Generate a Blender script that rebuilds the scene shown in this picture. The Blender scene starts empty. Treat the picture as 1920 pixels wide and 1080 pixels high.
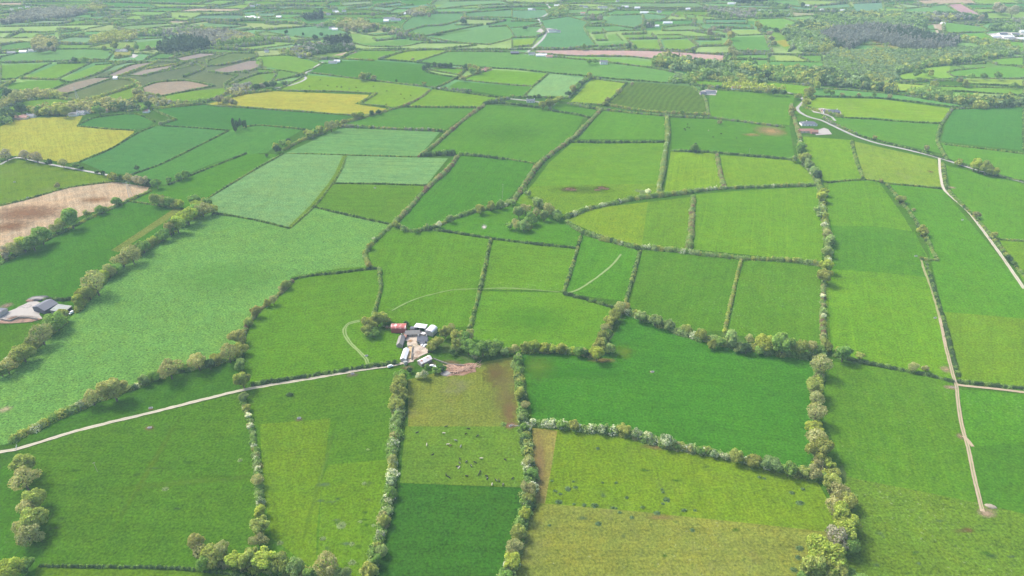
import bpy, bmesh, math, random
import numpy as np
from mathutils import Vector, Matrix

# ------------------------------------------------------------------ camera, sky, sun, exposure
SC = bpy.context.scene
COL = SC.collection
CAM_H = 330.0
FPX = 1280.0                      # focal length in pixels of the 1920-wide photograph (24 mm on 36 mm)
PITCH = math.atan(762.0 / FPX)    # camera looks this far below the horizon
cam_data = bpy.data.cameras.new("camera")
cam = bpy.data.objects.new("camera", cam_data)
COL.objects.link(cam)
cam_data.lens = 24.0
cam_data.sensor_width = 36.0
cam_data.clip_start = 1.0
cam_data.clip_end = 30000.0
cam.location = (0, 0, CAM_H)
cam.rotation_euler = (math.pi / 2 - PITCH, 0, 0)
SC.camera = cam

SUN_DIR = Vector((-0.80, 0.50, 1.10)).normalized()     # towards the sun
SUN_EL = math.asin(SUN_DIR.z)
world = bpy.data.worlds.new("World")
SC.world = world
world.use_nodes = True
wn = world.node_tree
wn.nodes.clear()
sky = wn.nodes.new("ShaderNodeTexSky")
sky.sky_type = 'NISHITA'
sky.sun_disc = False
sky.sun_elevation = SUN_EL
sky.sun_rotation = math.atan2(SUN_DIR.x, SUN_DIR.y)
sky.air_density = 1.0
sky.dust_density = 4.0
sky.ozone_density = 1.0
bg = wn.nodes.new("ShaderNodeBackground")
bg.inputs[1].default_value = 0.15
wo = wn.nodes.new("ShaderNodeOutputWorld")
wn.links.new(sky.outputs[0], bg.inputs[0])
wn.links.new(bg.outputs[0], wo.inputs[0])

sun_data = bpy.data.lights.new("sun", 'SUN')
sun_data.energy = 2.0
sun_data.angle = math.radians(15.0)
sun_data.color = (1.0, 0.955, 0.89)
sun = bpy.data.objects.new("sun", sun_data)
COL.objects.link(sun)
sun.rotation_euler = SUN_DIR.to_track_quat('Z', 'Y').to_euler()

SC.view_settings.view_transform = 'Standard'
SC.view_settings.look = 'None'
SC.view_settings.exposure = 1.13
SC.view_settings.gamma = 1.0
SC.render.engine = 'CYCLES'
SC.cycles.max_bounces = 5
SC.cycles.diffuse_bounces = 3
SC.cycles.transparent_max_bounces = 8
SC.cycles.volume_bounces = 0

GAIN = 1.95         # display value of a sunlit horizontal surface divided by its albedo
HAZE = 1.15e-4       # extinction of the air per metre
AIR = (0.70, 0.99, 1.16)

rnd = random.Random(7)
nrs = np.random.RandomState(11)

# ------------------------------------------------------------------ pixel -> world
_sp, _cp = math.sin(PITCH), math.cos(PITCH)
def at(px, py, z=0.0):
    x = (px - 960.0) / FPX
    y = -(py - 540.0) / FPX
    d = (x, y * _sp + _cp, y * _cp - _sp)
    t = (z - CAM_H) / d[2]
    return Vector((d[0] * t, d[1] * t, z))
def pix(p):
    dx, dy, dz = p[0], p[1], p[2] - CAM_H
    f = dy * _cp - dz * _sp
    u = dy * _sp + dz * _cp
    return (960 + FPX * dx / f, 540 - FPX * u / f)
def mpp(py):      # metres per photo pixel across, at image row py
    return CAM_H / (_cp * (py + 222.0))

def lin(c):
    c = c / 255.0
    return c / 12.92 if c <= 0.04045 else ((c + 0.055) / 1.055) ** 2.4
def seen(rgb, py=None, k=1.0):
    """base colour of a surface that looks rgb in the photograph (light and air divided out)"""
    out = []
    for i in range(3):
        v = lin(min(rgb[i], 250))
        if py is not None:
            p = at(0, py)
            T = math.exp(-HAZE * math.hypot(p.y, CAM_H))
            v = max(v - AIR[i] * (1 - T), 0.010)
        out.append(min(max(v / GAIN * k, 0.006), 0.85))
    return tuple(out) + (1.0,)

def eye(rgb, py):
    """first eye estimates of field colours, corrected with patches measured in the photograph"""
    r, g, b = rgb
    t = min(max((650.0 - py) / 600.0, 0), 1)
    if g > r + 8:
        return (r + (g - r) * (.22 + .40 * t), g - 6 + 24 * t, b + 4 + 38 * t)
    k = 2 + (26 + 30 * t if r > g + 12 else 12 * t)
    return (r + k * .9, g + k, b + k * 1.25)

# ------------------------------------------------------------------ material helpers
def new_mat(name):
    m = bpy.data.materials.new(name)
    m.use_nodes = True
    nt = m.node_tree
    nt.nodes.clear()
    return m, nt
class G:
    """tiny node-graph helper"""
    def __init__(s, nt): s.nt = nt
    def n(s, t, **k):
        o = s.nt.nodes.new(t)
        for a, b in k.items(): setattr(o, a, b)
        return o
    def put(s, sock, v):
        if hasattr(v, "links") or isinstance(v, bpy.types.NodeSocket): s.nt.links.new(v, sock)
        else: sock.default_value = v
    def math(s, op, a, b=0.0, c=None, clamp=False):
        o = s.n("ShaderNodeMath", operation=op, use_clamp=clamp)
        s.put(o.inputs[0], a); s.put(o.inputs[1], b)
        if c is not None: s.put(o.inputs[2], c)
        return o.outputs[0]
    def noise(s, vec, scale, detail=3.0, rough=0.55):
        o = s.n("ShaderNodeTexNoise")
        s.put(o.inputs["Vector"], vec); o.inputs["Scale"].default_value = scale
        o.inputs["Detail"].default_value = detail; o.inputs["Roughness"].default_value = rough
        return o.outputs[0]
    def mix(s, f, a, b, blend='MIX'):
        o = s.n("ShaderNodeMix", data_type='RGBA', blend_type=blend)
        s.put(o.inputs[0], f); s.put(o.inputs[6], a); s.put(o.inputs[7], b)
        return o.outputs[2]
    def attr(s, name, kind='OBJECT'):
        return s.n("ShaderNodeAttribute", attribute_name=name, attribute_type=kind)
    def ramp(s, v, a, b):
        o = s.n("ShaderNodeMapRange")
        s.put(o.inputs[0], v); o.inputs[1].default_value = a; o.inputs[2].default_value = b
        return o.outputs[0]
    def scale(s, col, f):
        o = s.n("ShaderNodeVectorMath", operation='SCALE')
        s.put(o.inputs[0], col[:3] if isinstance(col, tuple) else col); s.put(o.inputs[3], f)
        return o.outputs[0]

# grass and crops: base colour per field, sward texture from noise in metres
def make_grass():
    m, nt = new_mat("grass"); g = G(nt)
    pos = g.n("ShaderNodeTexCoord").outputs["Object"]
    base = g.n("ShaderNodeObjectInfo").outputs["Color"]
    def A(n): return g.attr(n).outputs["Fac"]
    sep = g.n("ShaderNodeSeparateXYZ"); g.put(sep.inputs[0], pos)
    big = g.noise(pos, 0.014, 3, .55)
    mid = g.noise(pos, 0.09, 4, .6)
    fine = g.noise(pos, 0.62, 4, .75)
    # streaks along the working direction
    rot = g.n("ShaderNodeVectorRotate", rotation_type='Z_AXIS'); g.put(rot.inputs[0], pos)
    g.put(rot.inputs["Angle"], A("turn"))
    st = g.n("ShaderNodeMapping"); g.put(st.inputs[0], rot.outputs[0]); st.inputs["Scale"].default_value = (.012, .30, 1)
    streak = g.noise(st.outputs[0], 1.0, 3, .6)
    st2 = g.n("ShaderNodeMapping"); g.put(st2.inputs[0], rot.outputs[0]); st2.inputs["Scale"].default_value = (.05, .9, 1)
    rip = g.noise(st2.outputs[0], 1.0, 2, .6)
    rsep = g.n("ShaderNodeSeparateXYZ"); g.put(rsep.inputs[0], rot.outputs[0])
    wob = g.math('MULTIPLY', g.noise(pos, .012, 2), 30.0)
    rowv = g.math('SINE', g.math('MULTIPLY', g.math('ADD', rsep.outputs[1], wob), 0.62))
    tram = g.math('PINGPONG', g.math('ADD', rsep.outputs[1], g.math('MULTIPLY', wob, .15)), 9.0)
    tram = g.math('MULTIPLY', g.math('LESS_THAN', tram, 0.7), A("tram"))
    v = g.math('MULTIPLY_ADD', g.math('SUBTRACT', big, .5), 0.30, 1.06)
    v = g.math('MULTIPLY_ADD', g.math('SUBTRACT', mid, .5), 0.70, v)
    v = g.math('MULTIPLY_ADD', g.math('SUBTRACT', fine, .5), g.math('MULTIPLY_ADD', A("sward"), 1.6, 2.3), v)
    v = g.math('MULTIPLY_ADD', g.math('SUBTRACT', streak, .5), A("streak"), v)
    v = g.math('MULTIPLY_ADD', g.math('SUBTRACT', rip, .5), g.math('MULTIPLY', A("streak"), .6), v)
    v = g.math('MULTIPLY_ADD', rowv, g.math('MULTIPLY', A("rows"), .16), v)
    v = g.math('MAXIMUM', v, .25)
    col = g.scale(base, v)
    hue = g.noise(pos, .022, 4, .6)
    col = g.mix(g.math('MULTIPLY', g.ramp(hue, .48, .75), .45), col, g.mix(1.0, col, (1.22, 1.0, .82, 1), 'MULTIPLY'))
    col = g.mix(g.math('MULTIPLY', g.ramp(hue, .50, .22), .5), col, g.mix(1.0, col, (.88, .96, 1.02, 1), 'MULTIPLY'))
    hu2 = g.noise(pos, .10, 4, .65)
    col = g.mix(g.math('MULTIPLY', g.ramp(hu2, .50, .70), .45), col, g.mix(1.0, col, (1.22, 1.03, .80, 1), 'MULTIPLY'))
    col = g.mix(g.math('MULTIPLY', g.ramp(hu2, .50, .30), .45), col, g.mix(1.0, col, (.82, .96, 1.06, 1), 'MULTIPLY'))
    col = g.mix(g.math('MULTIPLY', tram, .8), col, g.mix(1.0, col, (1.35, 1.2, 1.3, 1), 'MULTIPLY'))
    spot = g.ramp(g.noise(pos, .95, 2, .5), .66, .74)
    col = g.mix(g.math('MULTIPLY', spot, .8), col, g.mix(1.0, col, (.62, .70, .60, 1), 'MULTIPLY'))
    tu = g.ramp(g.math('ADD', g.noise(pos, .33, 3, .6), g.math('MULTIPLY', g.math('SUBTRACT', mid, .5), .35)), .60, .70)
    col = g.mix(g.math('MULTIPLY', tu, A("tuft")), col, g.mix(1.0, col, (.42, .55, .50, 1), 'MULTIPLY'))
    fl = g.ramp(g.math('ADD', g.noise(pos, .42, 3, .7), g.math('MULTIPLY', g.math('SUBTRACT', big, .5), .3)), .64, .72)
    col = g.mix(g.math('MULTIPLY', fl, A("fleck")), col, g.mix(.6, col, (.36, .40, .26, 1)))
    ba = g.ramp(g.noise(pos, .03, 5, .65), .55, .68)
    col = g.mix(g.math('MULTIPLY', ba, A("bare")), col, (.21, .18, .115, 1))
    bs = g.n("ShaderNodeBsdfDiffuse"); g.put(bs.inputs[0], col); bs.inputs[1].default_value = .5
    bump = g.n("ShaderNodeBump"); bump.inputs["Distance"].default_value = 1.0
    g.put(bump.inputs["Strength"], g.math('MULTIPLY_ADD', A("sward"), .55, .16))
    g.put(bump.inputs["Height"], g.math('ADD', g.noise(pos, .28, 5, .7), g.math('MULTIPLY', mid, 2.0)))
    g.put(bs.inputs["Normal"], bump.outputs[0])
    out = g.n("ShaderNodeOutputMaterial"); g.put(out.inputs[0], bs.outputs[0])
    return m
GRASS = make_grass()

def make_leaf():
    m, nt = new_mat("foliage"); g = G(nt)
    base = g.n("ShaderNodeObjectInfo").outputs["Color"]
    tint = g.attr("tint", 'GEOMETRY').outputs["Color"]
    geo = g.n("ShaderNodeNewGeometry")
    v = g.math('MULTIPLY_ADD', g.noise(geo.outputs["Position"], .35, 3, .7), .8, .6)
    col = g.scale(g.mix(1.0, base, tint, 'MULTIPLY'), v)
    d = g.n("ShaderNodeBsdfDiffuse"); g.put(d.inputs[0], col)
    t = g.n("ShaderNodeBsdfTranslucent"); g.put(t.inputs[0], g.mix(1.0, col, (1.1, 1.1, .6, 1), 'MULTIPLY'))
    mx = g.n("ShaderNodeMixShader"); mx.inputs[0].default_value = .42
    g.put(mx.inputs[1], d.outputs[0]); g.put(mx.inputs[2], t.outputs[0])
    out = g.n("ShaderNodeOutputMaterial"); g.put(out.inputs[0], mx.outputs[0])
    return m
LEAF = make_leaf()

_mats = {}
def mat(name, rgb, rough=.85, var=.25, scale=.6, rgb2=None, cut=(.5, .6), metal=0.0, stretch=None):
    """plain surface with weathering noise (and a second stain colour where given)"""
    if name in _mats: return _mats[name]
    m, nt = new_mat(name); g = G(nt)
    pos = g.n("ShaderNodeTexCoord").outputs["Object"]
    if stretch:
        mp = g.n("ShaderNodeMapping"); g.put(mp.inputs[0], pos); mp.inputs["Scale"].default_value = stretch; pos = mp.outputs[0]
    v = g.math('MULTIPLY_ADD', g.math('SUBTRACT', g.noise(pos, scale, 5, .65), .5), var * 2, 1.0)
    c = rgb if len(rgb) == 4 else tuple(rgb) + (1,)
    col = g.scale(c, v)
    if rgb2:
        col = g.mix(g.ramp(g.noise(pos, scale * .8, 4, .6), *cut), col, tuple(rgb2[:3]) + (1,))
    b = g.n("ShaderNodeBsdfPrincipled"); g.put(b.inputs["Base Color"], col)
    b.inputs["Roughness"].default_value = rough; b.inputs["Metallic"].default_value = metal
    bp = g.n("ShaderNodeBump"); bp.inputs["Strength"].default_value = .25; bp.inputs["Distance"].default_value = .1
    g.put(bp.inputs["Height"], g.noise(pos, scale * 5, 3, .6)); g.put(b.inputs["Normal"], bp.outputs[0])
    out = g.n("ShaderNodeOutputMaterial"); g.put(out.inputs[0], b.outputs[0])
    _mats[name] = m
    return m

def make_patch():
    """worn or stained ground with a ragged soft edge"""
    m, nt = new_mat("worn_ground"); g = G(nt)
    gen = g.n("ShaderNodeTexCoord").outputs["Generated"]
    pos = g.n("ShaderNodeNewGeometry").outputs["Position"]
    oi = g.n("ShaderNodeObjectInfo").outputs["Color"]
    vm = g.n("ShaderNodeVectorMath", operation='DISTANCE'); g.put(vm.inputs[0], gen); vm.inputs[1].default_value = (.5, .5, 0)
    sx = g.n("ShaderNodeSeparateXYZ"); g.put(sx.inputs[0], gen)
    dx = g.math('SUBTRACT', sx.outputs[0], .5); dy = g.math('SUBTRACT', sx.outputs[1], .5)
    r = g.math('SQRT', g.math('ADD', g.math('MULTIPLY', dx, dx), g.math('MULTIPLY', dy, dy)))
    a = g.math('ADD', g.math('MULTIPLY', r, -2.2), g.math('MULTIPLY_ADD', g.noise(pos, .16, 5, .7), 1.3, .35))
    al = g.math('MULTIPLY', g.ramp(a, 0.0, 1.0), g.attr("cover").outputs["Fac"])
    col = g.scale(oi, g.math('MULTIPLY_ADD', g.noise(pos, .7, 4, .7), .8, .6))
    d = g.n("ShaderNodeBsdfDiffuse"); g.put(d.inputs[0], col)
    t = g.n("ShaderNodeBsdfTransparent")
    mx = g.n("ShaderNodeMixShader"); g.put(mx.inputs[0], al); g.put(mx.inputs[1], t.outputs[0]); g.put(mx.inputs[2], d.outputs[0])
    out = g.n("ShaderNodeOutputMaterial"); g.put(out.inputs[0], mx.outputs[0])
    return m
WORN = make_patch()

# ------------------------------------------------------------------ object helpers
def link(name, data, parent=None):
    o = bpy.data.objects.new(name, data)
    COL.objects.link(o)
    if parent is not None: o.parent = parent
    return o
def struct(o, kind="structure"):
    o["kind"] = kind
    return o
THINGS = []
def tag(o, label, cat, group=None):
    o["label"] = label; o["category"] = cat
    if group: o["group"] = group
    THINGS.append(o)
    return o
def raw_mesh(name, verts, faces, m=None, smooth=False):
    me = bpy.data.meshes.new(name)
    me.from_pydata([tuple(v) for v in verts], [], faces)
    if m: me.materials.append(m)
    if smooth:
        for p in me.polygons: p.use_smooth = True
    me.update()
    return me
def quad_mesh(name, P, tint=None, m=None):
    """P: (n,4,3) array of separate quads, tint (n,3)"""
    n = len(P)
    me = bpy.data.meshes.new(name)
    me.vertices.add(n * 4)
    me.vertices.foreach_set("co", np.ascontiguousarray(P, dtype=np.float32).reshape(-1))
    me.loops.add(n * 4)
    me.loops.foreach_set("vertex_index", np.arange(n * 4, dtype=np.int32))
    me.polygons.add(n)
    me.polygons.foreach_set("loop_start", np.arange(0, n * 4, 4, dtype=np.int32))
    me.polygons.foreach_set("loop_total", np.full(n, 4, dtype=np.int32))
    if tint is not None:
        a = me.color_attributes.new("tint", 'FLOAT_COLOR', 'POINT')
        t = np.ones((n, 4, 4), dtype=np.float32); t[:, :, :3] = np.asarray(tint)[:, None, :]
        a.data.foreach_set("color", t.reshape(-1))
    if m: me.materials.append(m)
    me.update(calc_edges=True)
    return me
def leaf_quads(C, N, size, spread=.75, flat=.0):
    """leaf-clump faces at centres C, facing roughly along N"""
    n = len(C)
    d = N + nrs.normal(0, spread, (n, 3))
    d /= np.linalg.norm(d, axis=1, keepdims=True) + 1e-9
    up = nrs.normal(0, 1, (n, 3))
    u = np.cross(d, up); u /= np.linalg.norm(u, axis=1, keepdims=True) + 1e-9
    w = np.cross(d, u)
    s = (size * nrs.uniform(.6, 1.35, (n, 1))) * .5
    a = nrs.uniform(.55, 1.0, (n, 1))
    j = nrs.uniform(.7, 1.2, (4, n, 1))
    return np.stack([C - u * s * j[0] - w * s * a, C + u * s * a - w * s * j[1], C + u * s * j[2] + w * s * a, C - u * s * a + w * s * j[3]], axis=1)

class MB:
    """collects plain solids into one mesh"""
    def __init__(s): s.v = []; s.f = []
    def add(s, v, f):
        k = len(s.v); s.v += [tuple(x) for x in v]; s.f += [tuple(i + k for i in q) for q in f]; return s
    def box(s, x0, x1, y0, y1, z0, z1):
        return s.add([(x0, y0, z0), (x1, y0, z0), (x1, y1, z0), (x0, y1, z0), (x0, y0, z1), (x1, y0, z1), (x1, y1, z1), (x0, y1, z1)],
                     [(0, 3, 2, 1), (4, 5, 6, 7), (0, 1, 5, 4), (1, 2, 6, 5), (2, 3, 7, 6), (3, 0, 4, 7)])
    def prism(s, prof, x0, x1):
        """closed (y,z) outline run along x"""
        n = len(prof)
        v = [(x0, y, z) for y, z in prof] + [(x1, y, z) for y, z in prof]
        f = [tuple(range(n)), tuple(range(2 * n - 1, n - 1, -1))] + [(i + n, (i + 1) % n + n, (i + 1) % n, i) for i in range(n)]
        return s.add(v, f)
    def tube(s, a, b, r0, r1, n=6):
        a, b = Vector(a), Vector(b); d = (b - a).normalized()
        u = d.orthogonal().normalized(); w = d.cross(u)
        v = [a + (u * math.cos(t) + w * math.sin(t)) * r0 for t in [2 * math.pi * i / n for i in range(n)]]
        v += [b + (u * math.cos(t) + w * math.sin(t)) * r1 for t in [2 * math.pi * i / n for i in range(n)]]
        f = [(i, (i + 1) % n, (i + 1) % n + n, i + n) for i in range(n)] + [tuple(range(n - 1, -1, -1)), tuple(range(n, 2 * n))]
        return s.add(v, f)
    def mesh(s, name, m, bevel=0.0, smooth=False):
        me = raw_mesh(name, s.v, s.f, m, smooth)
        bm = bmesh.new(); bm.from_mesh(me)
        bmesh.ops.recalc_face_normals(bm, faces=bm.faces)
        if bevel: bmesh.ops.bevel(bm, geom=bm.edges[:], offset=bevel, segments=1, affect='EDGES')
        bm.to_mesh(me); bm.free()
        return me
    def build(s, name, m, parent=None, **k):
        return link(name, s.mesh(name, m, **k), parent)

def smooth_line(P, step):
    """Catmull-Rom through world points, resampled about every step metres"""
    P = [np.array(p[:2], float) for p in P]
    Q = [2 * P[0] - P[1]] + P + [2 * P[-1] - P[-2]]
    out = []
    for i in range(1, len(Q) - 2):
        p0, p1, p2, p3 = Q[i - 1:i + 3]
        L = np.linalg.norm(p2 - p1); k = max(1, int(round(L / step)))
        # centripetal-like damping keeps corners from overshooting
        t1 = (p2 - p0) / (np.linalg.norm(p2 - p0) + 1e-6) * L; t2 = (p3 - p1) / (np.linalg.norm(p3 - p1) + 1e-6) * L
        for j in range(k):
            t = j / k; h = t * t * (3 - 2 * t)
            out.append(p1 * (1 - h) + p2 * h + t1 * .8 * (t ** 3 - 2 * t * t + t) + t2 * .8 * (t ** 3 - t * t))
    out.append(P[-1])
    return np.array(out)

# ------------------------------------------------------------------ ground and fields
gm = raw_mesh("ground", [(-6000, -700, 0), (6000, -700, 0), (6000, 9000, 0), (-6000, 9000, 0)], [(0, 1, 2, 3)], GRASS)
ground = struct(link("ground", gm))
ground.color = seen((104, 146, 70), 450)
for k, v in dict(turn=0., sward=.6, streak=0., rows=0., tram=0., tuft=.5, fleck=.2, bare=.25).items(): ground[k] = v

_zi = [0]
def next_z():
    _zi[0] += 1
    return 0.010 + 0.0012 * _zi[0]
FIELD_PX = []
def field(pts, rgb, sward=.2, streak=.42, rows=0., tram=0., tuft=.25, fleck=.15, bare=0., turn=None, hedge=True, name="field", smooth=False):
    z = next_z()
    W = [at(x, y, 0) for x, y in pts]
    if smooth:
        S = smooth_line(W + [W[0]], 12.0)[:-1]
        V = [(p[0], p[1], z) for p in S]
    else:
        V = [(w.x, w.y, z) for w in W]
    o = struct(link(name, raw_mesh(name, V, [tuple(range(len(V)))], GRASS)))
    cy = sum(p[1] for p in pts) / len(pts)
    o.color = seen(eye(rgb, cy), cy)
    if turn is None:
        e = max(((W[i] - W[i - 1]) for i in range(len(W))), key=lambda d: d.length)
        turn = -math.atan2(e.y, e.x)
    else:
        e = at(*turn[1]) - at(*turn[0]); turn = -math.atan2(e.y, e.x)
    for k, v in dict(turn=turn, sward=sward, streak=streak, rows=rows, tram=tram, tuft=tuft, fleck=fleck, bare=bare).items(): o[k] = float(v)
    if hedge: FIELD_PX.append(pts)
    return o
def ribbon(name, pts, width, m, z=None, kind="structure", ragged=.12):
    """a road, lane or track laid as a strip of given width"""
    z = next_z() if z is None else z
    S = smooth_line([at(x, y) for x, y in pts], 4.0)
    T = np.gradient(S, axis=0); T /= np.linalg.norm(T, axis=1, keepdims=True) + 1e-9
    Nn = np.stack([-T[:, 1], T[:, 0]], 1)
    V = []; F = []
    for i, (p, n) in enumerate(zip(S, Nn)):
        a = width * .5 * (1 + rnd.uniform(-ragged, ragged)); b = width * .5 * (1 + rnd.uniform(-ragged, ragged))
        V += [(p[0] + n[0] * a, p[1] + n[1] * a, z), (p[0] - n[0] * b, p[1] - n[1] * b, z)]
        if i: F.append((2 * i - 2, 2 * i - 1, 2 * i + 1, 2 * i))
    return struct(link(name, raw_mesh(name, V, F, m)), kind)
def patch(px, py, w, h, rgb, cover=.8, name="worn_ground", ang=0.0):
    """oval of worn ground; w,h in photo pixels"""
    c = at(px, py); z = next_z()
    rx = w * .5 * mpp(py); ry = abs(at(px, py - h * .5).y - at(px, py + h * .5).y) * .5
    V = [(math.cos(t) * rx * 1.25, math.sin(t) * ry * 1.25, 0) for t in [2 * math.pi * i / 20 for i in range(20)]]
    o = struct(link(name, raw_mesh(name, V, [tuple(range(20))], WORN)))
    o.location = (c.x, c.y, z); o.rotation_euler.z = ang
    o.color = seen(rgb, py); o["cover"] = float(cover)
    return o
# ------------------------------------------------------------------ far patchwork of small fields (one sheet, behind the drawn fields)
def far_patchwork():
    V = []; F = []; colr = []; edges = []
    NX, x0 = 40, -2900
    ys = []; y = 1290.0
    while y < 4600:
        ys.append(y); y += rnd.uniform(70, 120)
    grid = {}
    for j, y in enumerate(ys):
        for i in range(NX + 1):
            grid[i, j] = (x0 + i * 145 + rnd.uniform(-52, 52) + (j % 3) * 30, y + rnd.uniform(-26, 26) + 30 * math.sin(i * .55 + j * .2))
    pal = [(108, 182, 118), (96, 174, 108), (122, 188, 112), (84, 166, 104), (138, 190, 108), (112, 172, 96), (158, 196, 118), (104, 160, 98), (126, 176, 120)]
    for j in range(len(ys) - 1):
        i = 0
        while i < NX:
            w = 2 if rnd.random() < .3 and i < NX - 1 else 1
            q = [grid[i, j], grid[i + w, j], grid[i + w, j + 1], grid[i, j + 1]]
            k = len(V); V += [(a, b, .006) for a, b in q]; F.append((k, k + 1, k + 2, k + 3))
            py = pix((0, q[0][1], 0))[1]
            c = rnd.choice(pal) if rnd.random() < .9 else rnd.choice([(165, 150, 120), (176, 190, 120), (128, 140, 104)])
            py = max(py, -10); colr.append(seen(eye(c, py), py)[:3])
            edges.append((q[0], q[1])); edges.append((q[0], q[3]))
            i += w
    me = raw_mesh("distant_fields", V, F)
    a = me.color_attributes.new("tint", 'FLOAT_COLOR', 'CORNER')
    arr = np.ones((len(F), 4, 4), np.float32); arr[:, :, :3] = np.array(colr)[:, None, :]
    a.data.foreach_set("color", arr.reshape(-1))
    m, nt = new_mat("distant_grass"); g = G(nt)
    pos = g.n("ShaderNodeTexCoord").outputs["Object"]
    v = g.math('ADD', g.math('MULTIPLY_ADD', g.noise(pos, .02, 4, .6), .7, .35), g.math('MULTIPLY', g.noise(pos, .12, 3), .6))
    d = g.n("ShaderNodeBsdfDiffuse"); g.put(d.inputs[0], g.scale(g.attr("tint", 'GEOMETRY').outputs["Color"], g.math('MULTIPLY', v, 1.0)))
    out = g.n("ShaderNodeOutputMaterial"); g.put(out.inputs[0], d.outputs[0])
    me.materials.append(m)
    struct(link("distant_fields", me))
    return edges
PATCH_EDGES = far_patchwork()

# ------------------------------------------------------------------ drawn fields: photo-pixel outlines unprojected to the ground
# far left
field([(0,21),(60,16),(72,15),(30,23),(0,26)], (165,195,130))
field([(50,43),(80,39),(138,40),(117,45),(67,45)], (165,198,140))
field([(100,36),(150,34),(173,36),(150,39)], (130,185,130))
field([(160,42),(213,40),(200,46),(167,45)], (140,192,130))
field([(215,52),(250,48),(320,44),(320,48),(273,55),(242,58)], (150,196,120))
field([(110,62),(155,57),(158,64),(113,67)], (112,182,112))
field([(67,67),(103,63),(102,70),(72,71)], (120,188,118))
field([(107,55),(150,56),(123,59)], (115,180,118))
field([(183,23),(228,22),(223,27),(187,27)], (130,190,140))
field([(170,31),(208,30),(193,34)], (135,190,135))
field([(208,32),(247,30),(233,34)], (140,190,135))
field([(265,33),(320,27),(320,33),(273,37)], (125,186,130))
field([(223,42),(273,39),(257,45)], (132,188,125))
field([(257,68),(317,68),(308,71),(258,74)], (100,178,104))
field([(353,38),(377,29),(453,29),(458,34),(453,39)], (118,184,132))
field([(320,42),(360,43),(337,49),(320,50)], (170,200,130))
field([(342,48),(390,43),(462,48),(437,52),(397,53)], (122,188,122))
field([(323,57),(378,53),(393,54),(367,58),(330,60)], (120,186,128))
field([(413,54),(470,51),(470,56),(433,60)], (112,182,120))
field([(480,62),(500,60),(537,67),(495,69)], (150,192,116))
field([(525,70),(553,69),(593,75),(553,78)], (150,198,112))
field([(398,85),(423,82),(508,79),(513,82),(457,88),(413,89)], (105,184,104))
field([(480,25),(527,25),(513,32),(487,32)], (125,188,138))
field([(440,25),(497,20),(480,27)], (125,186,140))
field([(537,17),(593,12),(567,17)], (170,200,140))
field([(483,13),(577,11),(537,17)], (130,188,140))
field([(383,16),(437,7),(457,5),(443,10),(397,17)], (130,188,145))
field([(498,45),(537,42),(517,47)], (125,186,130))
# far centre
field([(703,12),(750,5),(760,10),(720,14)], (118,184,140))
field([(738,15),(800,8),(815,12),(760,17)], (118,184,140))
field([(692,19),(702,14),(743,16),(730,23)], (132,192,140))
field([(648,17),(690,12),(688,18),(650,19)], (118,184,138))
field([(640,5),(695,2),(698,8),(640,11)], (165,200,140))
field([(653,57),(703,53),(703,59),(675,62)], (112,184,122))
field([(678,64),(733,60),(740,64),(703,67)], (108,182,116))
field([(700,72),(750,67),(760,72),(707,77)], (118,186,112))
field([(665,82),(770,75),(807,77),(757,87),(690,87)], (108,184,104))
field([(812,17),(842,3),(935,0),(960,8),(885,11),(830,17)], (125,194,130))
field([(870,25),(960,18),(960,33),(873,33)], (108,182,122))
field([(780,26),(870,25),(873,36),(830,48),(795,50),(757,62),(755,47)], (100,180,116))
field([(757,62),(795,50),(853,47),(905,47),(795,69)], (104,182,114))
field([(853,47),(873,36),(948,39),(913,47)], (168,202,128))
field([(805,71),(917,51),(950,49),(960,60),(960,72),(917,84),(855,80)], (106,184,112))
field([(922,83),(940,75),(960,71),(960,80)], (160,200,112))
field([(500,57),(612,47),(655,62),(597,75),(530,65)], (104,184,122))
field([(597,73),(650,64),(680,66),(692,75),(662,82)], (138,194,108))
# far right of centre
field([(960,20),(1023,18),(1027,32),(987,37),(960,35)], (108,184,130))
field([(960,52),(1015,50),(1022,61),(1007,70),(960,71)], (100,182,112))
field([(960,75),(1007,71),(997,87),(960,89)], (142,196,96))
field([(1005,91),(1025,60),(1017,38),(1065,31),(1102,42),(1095,52),(1113,80),(1120,87),(1060,94)], (92,178,116), sward=.1)
field([(1060,19),(1102,17),(1100,25),(1060,27)], (120,188,120))
field([(1093,35),(1118,32),(1105,39)], (115,186,112))
field([(1107,40),(1135,39),(1133,44),(1110,45)], (120,188,115))
field([(1097,55),(1130,55),(1135,62),(1110,64)], (122,188,110))
field([(1113,66),(1133,64),(1138,77),(1120,78)], (118,186,102))
field([(1138,65),(1155,64),(1167,76),(1142,77)], (114,184,102))
field([(1145,29),(1205,28),(1205,47),(1190,54),(1135,45)], (104,180,120))
field([(1162,58),(1208,57),(1210,64),(1167,65)], (125,188,108))
field([(1167,66),(1222,65),(1230,73),(1175,74)], (118,186,100))
field([(1232,66),(1277,66),(1285,72),(1240,74)], (120,186,100))
field([(1177,77),(1235,75),(1242,95),(1192,92)], (124,188,96))
field([(1242,76),(1292,74),(1307,87),(1285,96),(1250,95)], (124,188,96))
field([(1122,81),(1170,79),(1177,86),(1125,89)], (104,180,104))
field([(1208,25),(1253,30),(1243,37),(1210,38)], (108,182,124))
field([(1242,52),(1280,48),(1312,50),(1320,58),(1243,58)], (135,186,115))
field([(1320,37),(1400,37),(1400,45),(1322,45)], (98,174,122))
field([(1322,47),(1408,47),(1412,54),(1335,53)], (92,170,118))
field([(1340,56),(1422,56),(1432,65),(1385,67)], (158,202,116))
field([(1365,70),(1435,69),(1447,97),(1382,96),(1370,82)], (90,176,98))
field([(1283,27),(1302,28),(1303,36),(1287,35)], (115,186,112))
field([(1298,70),(1347,68),(1350,75),(1303,75)], (112,182,100))
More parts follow.
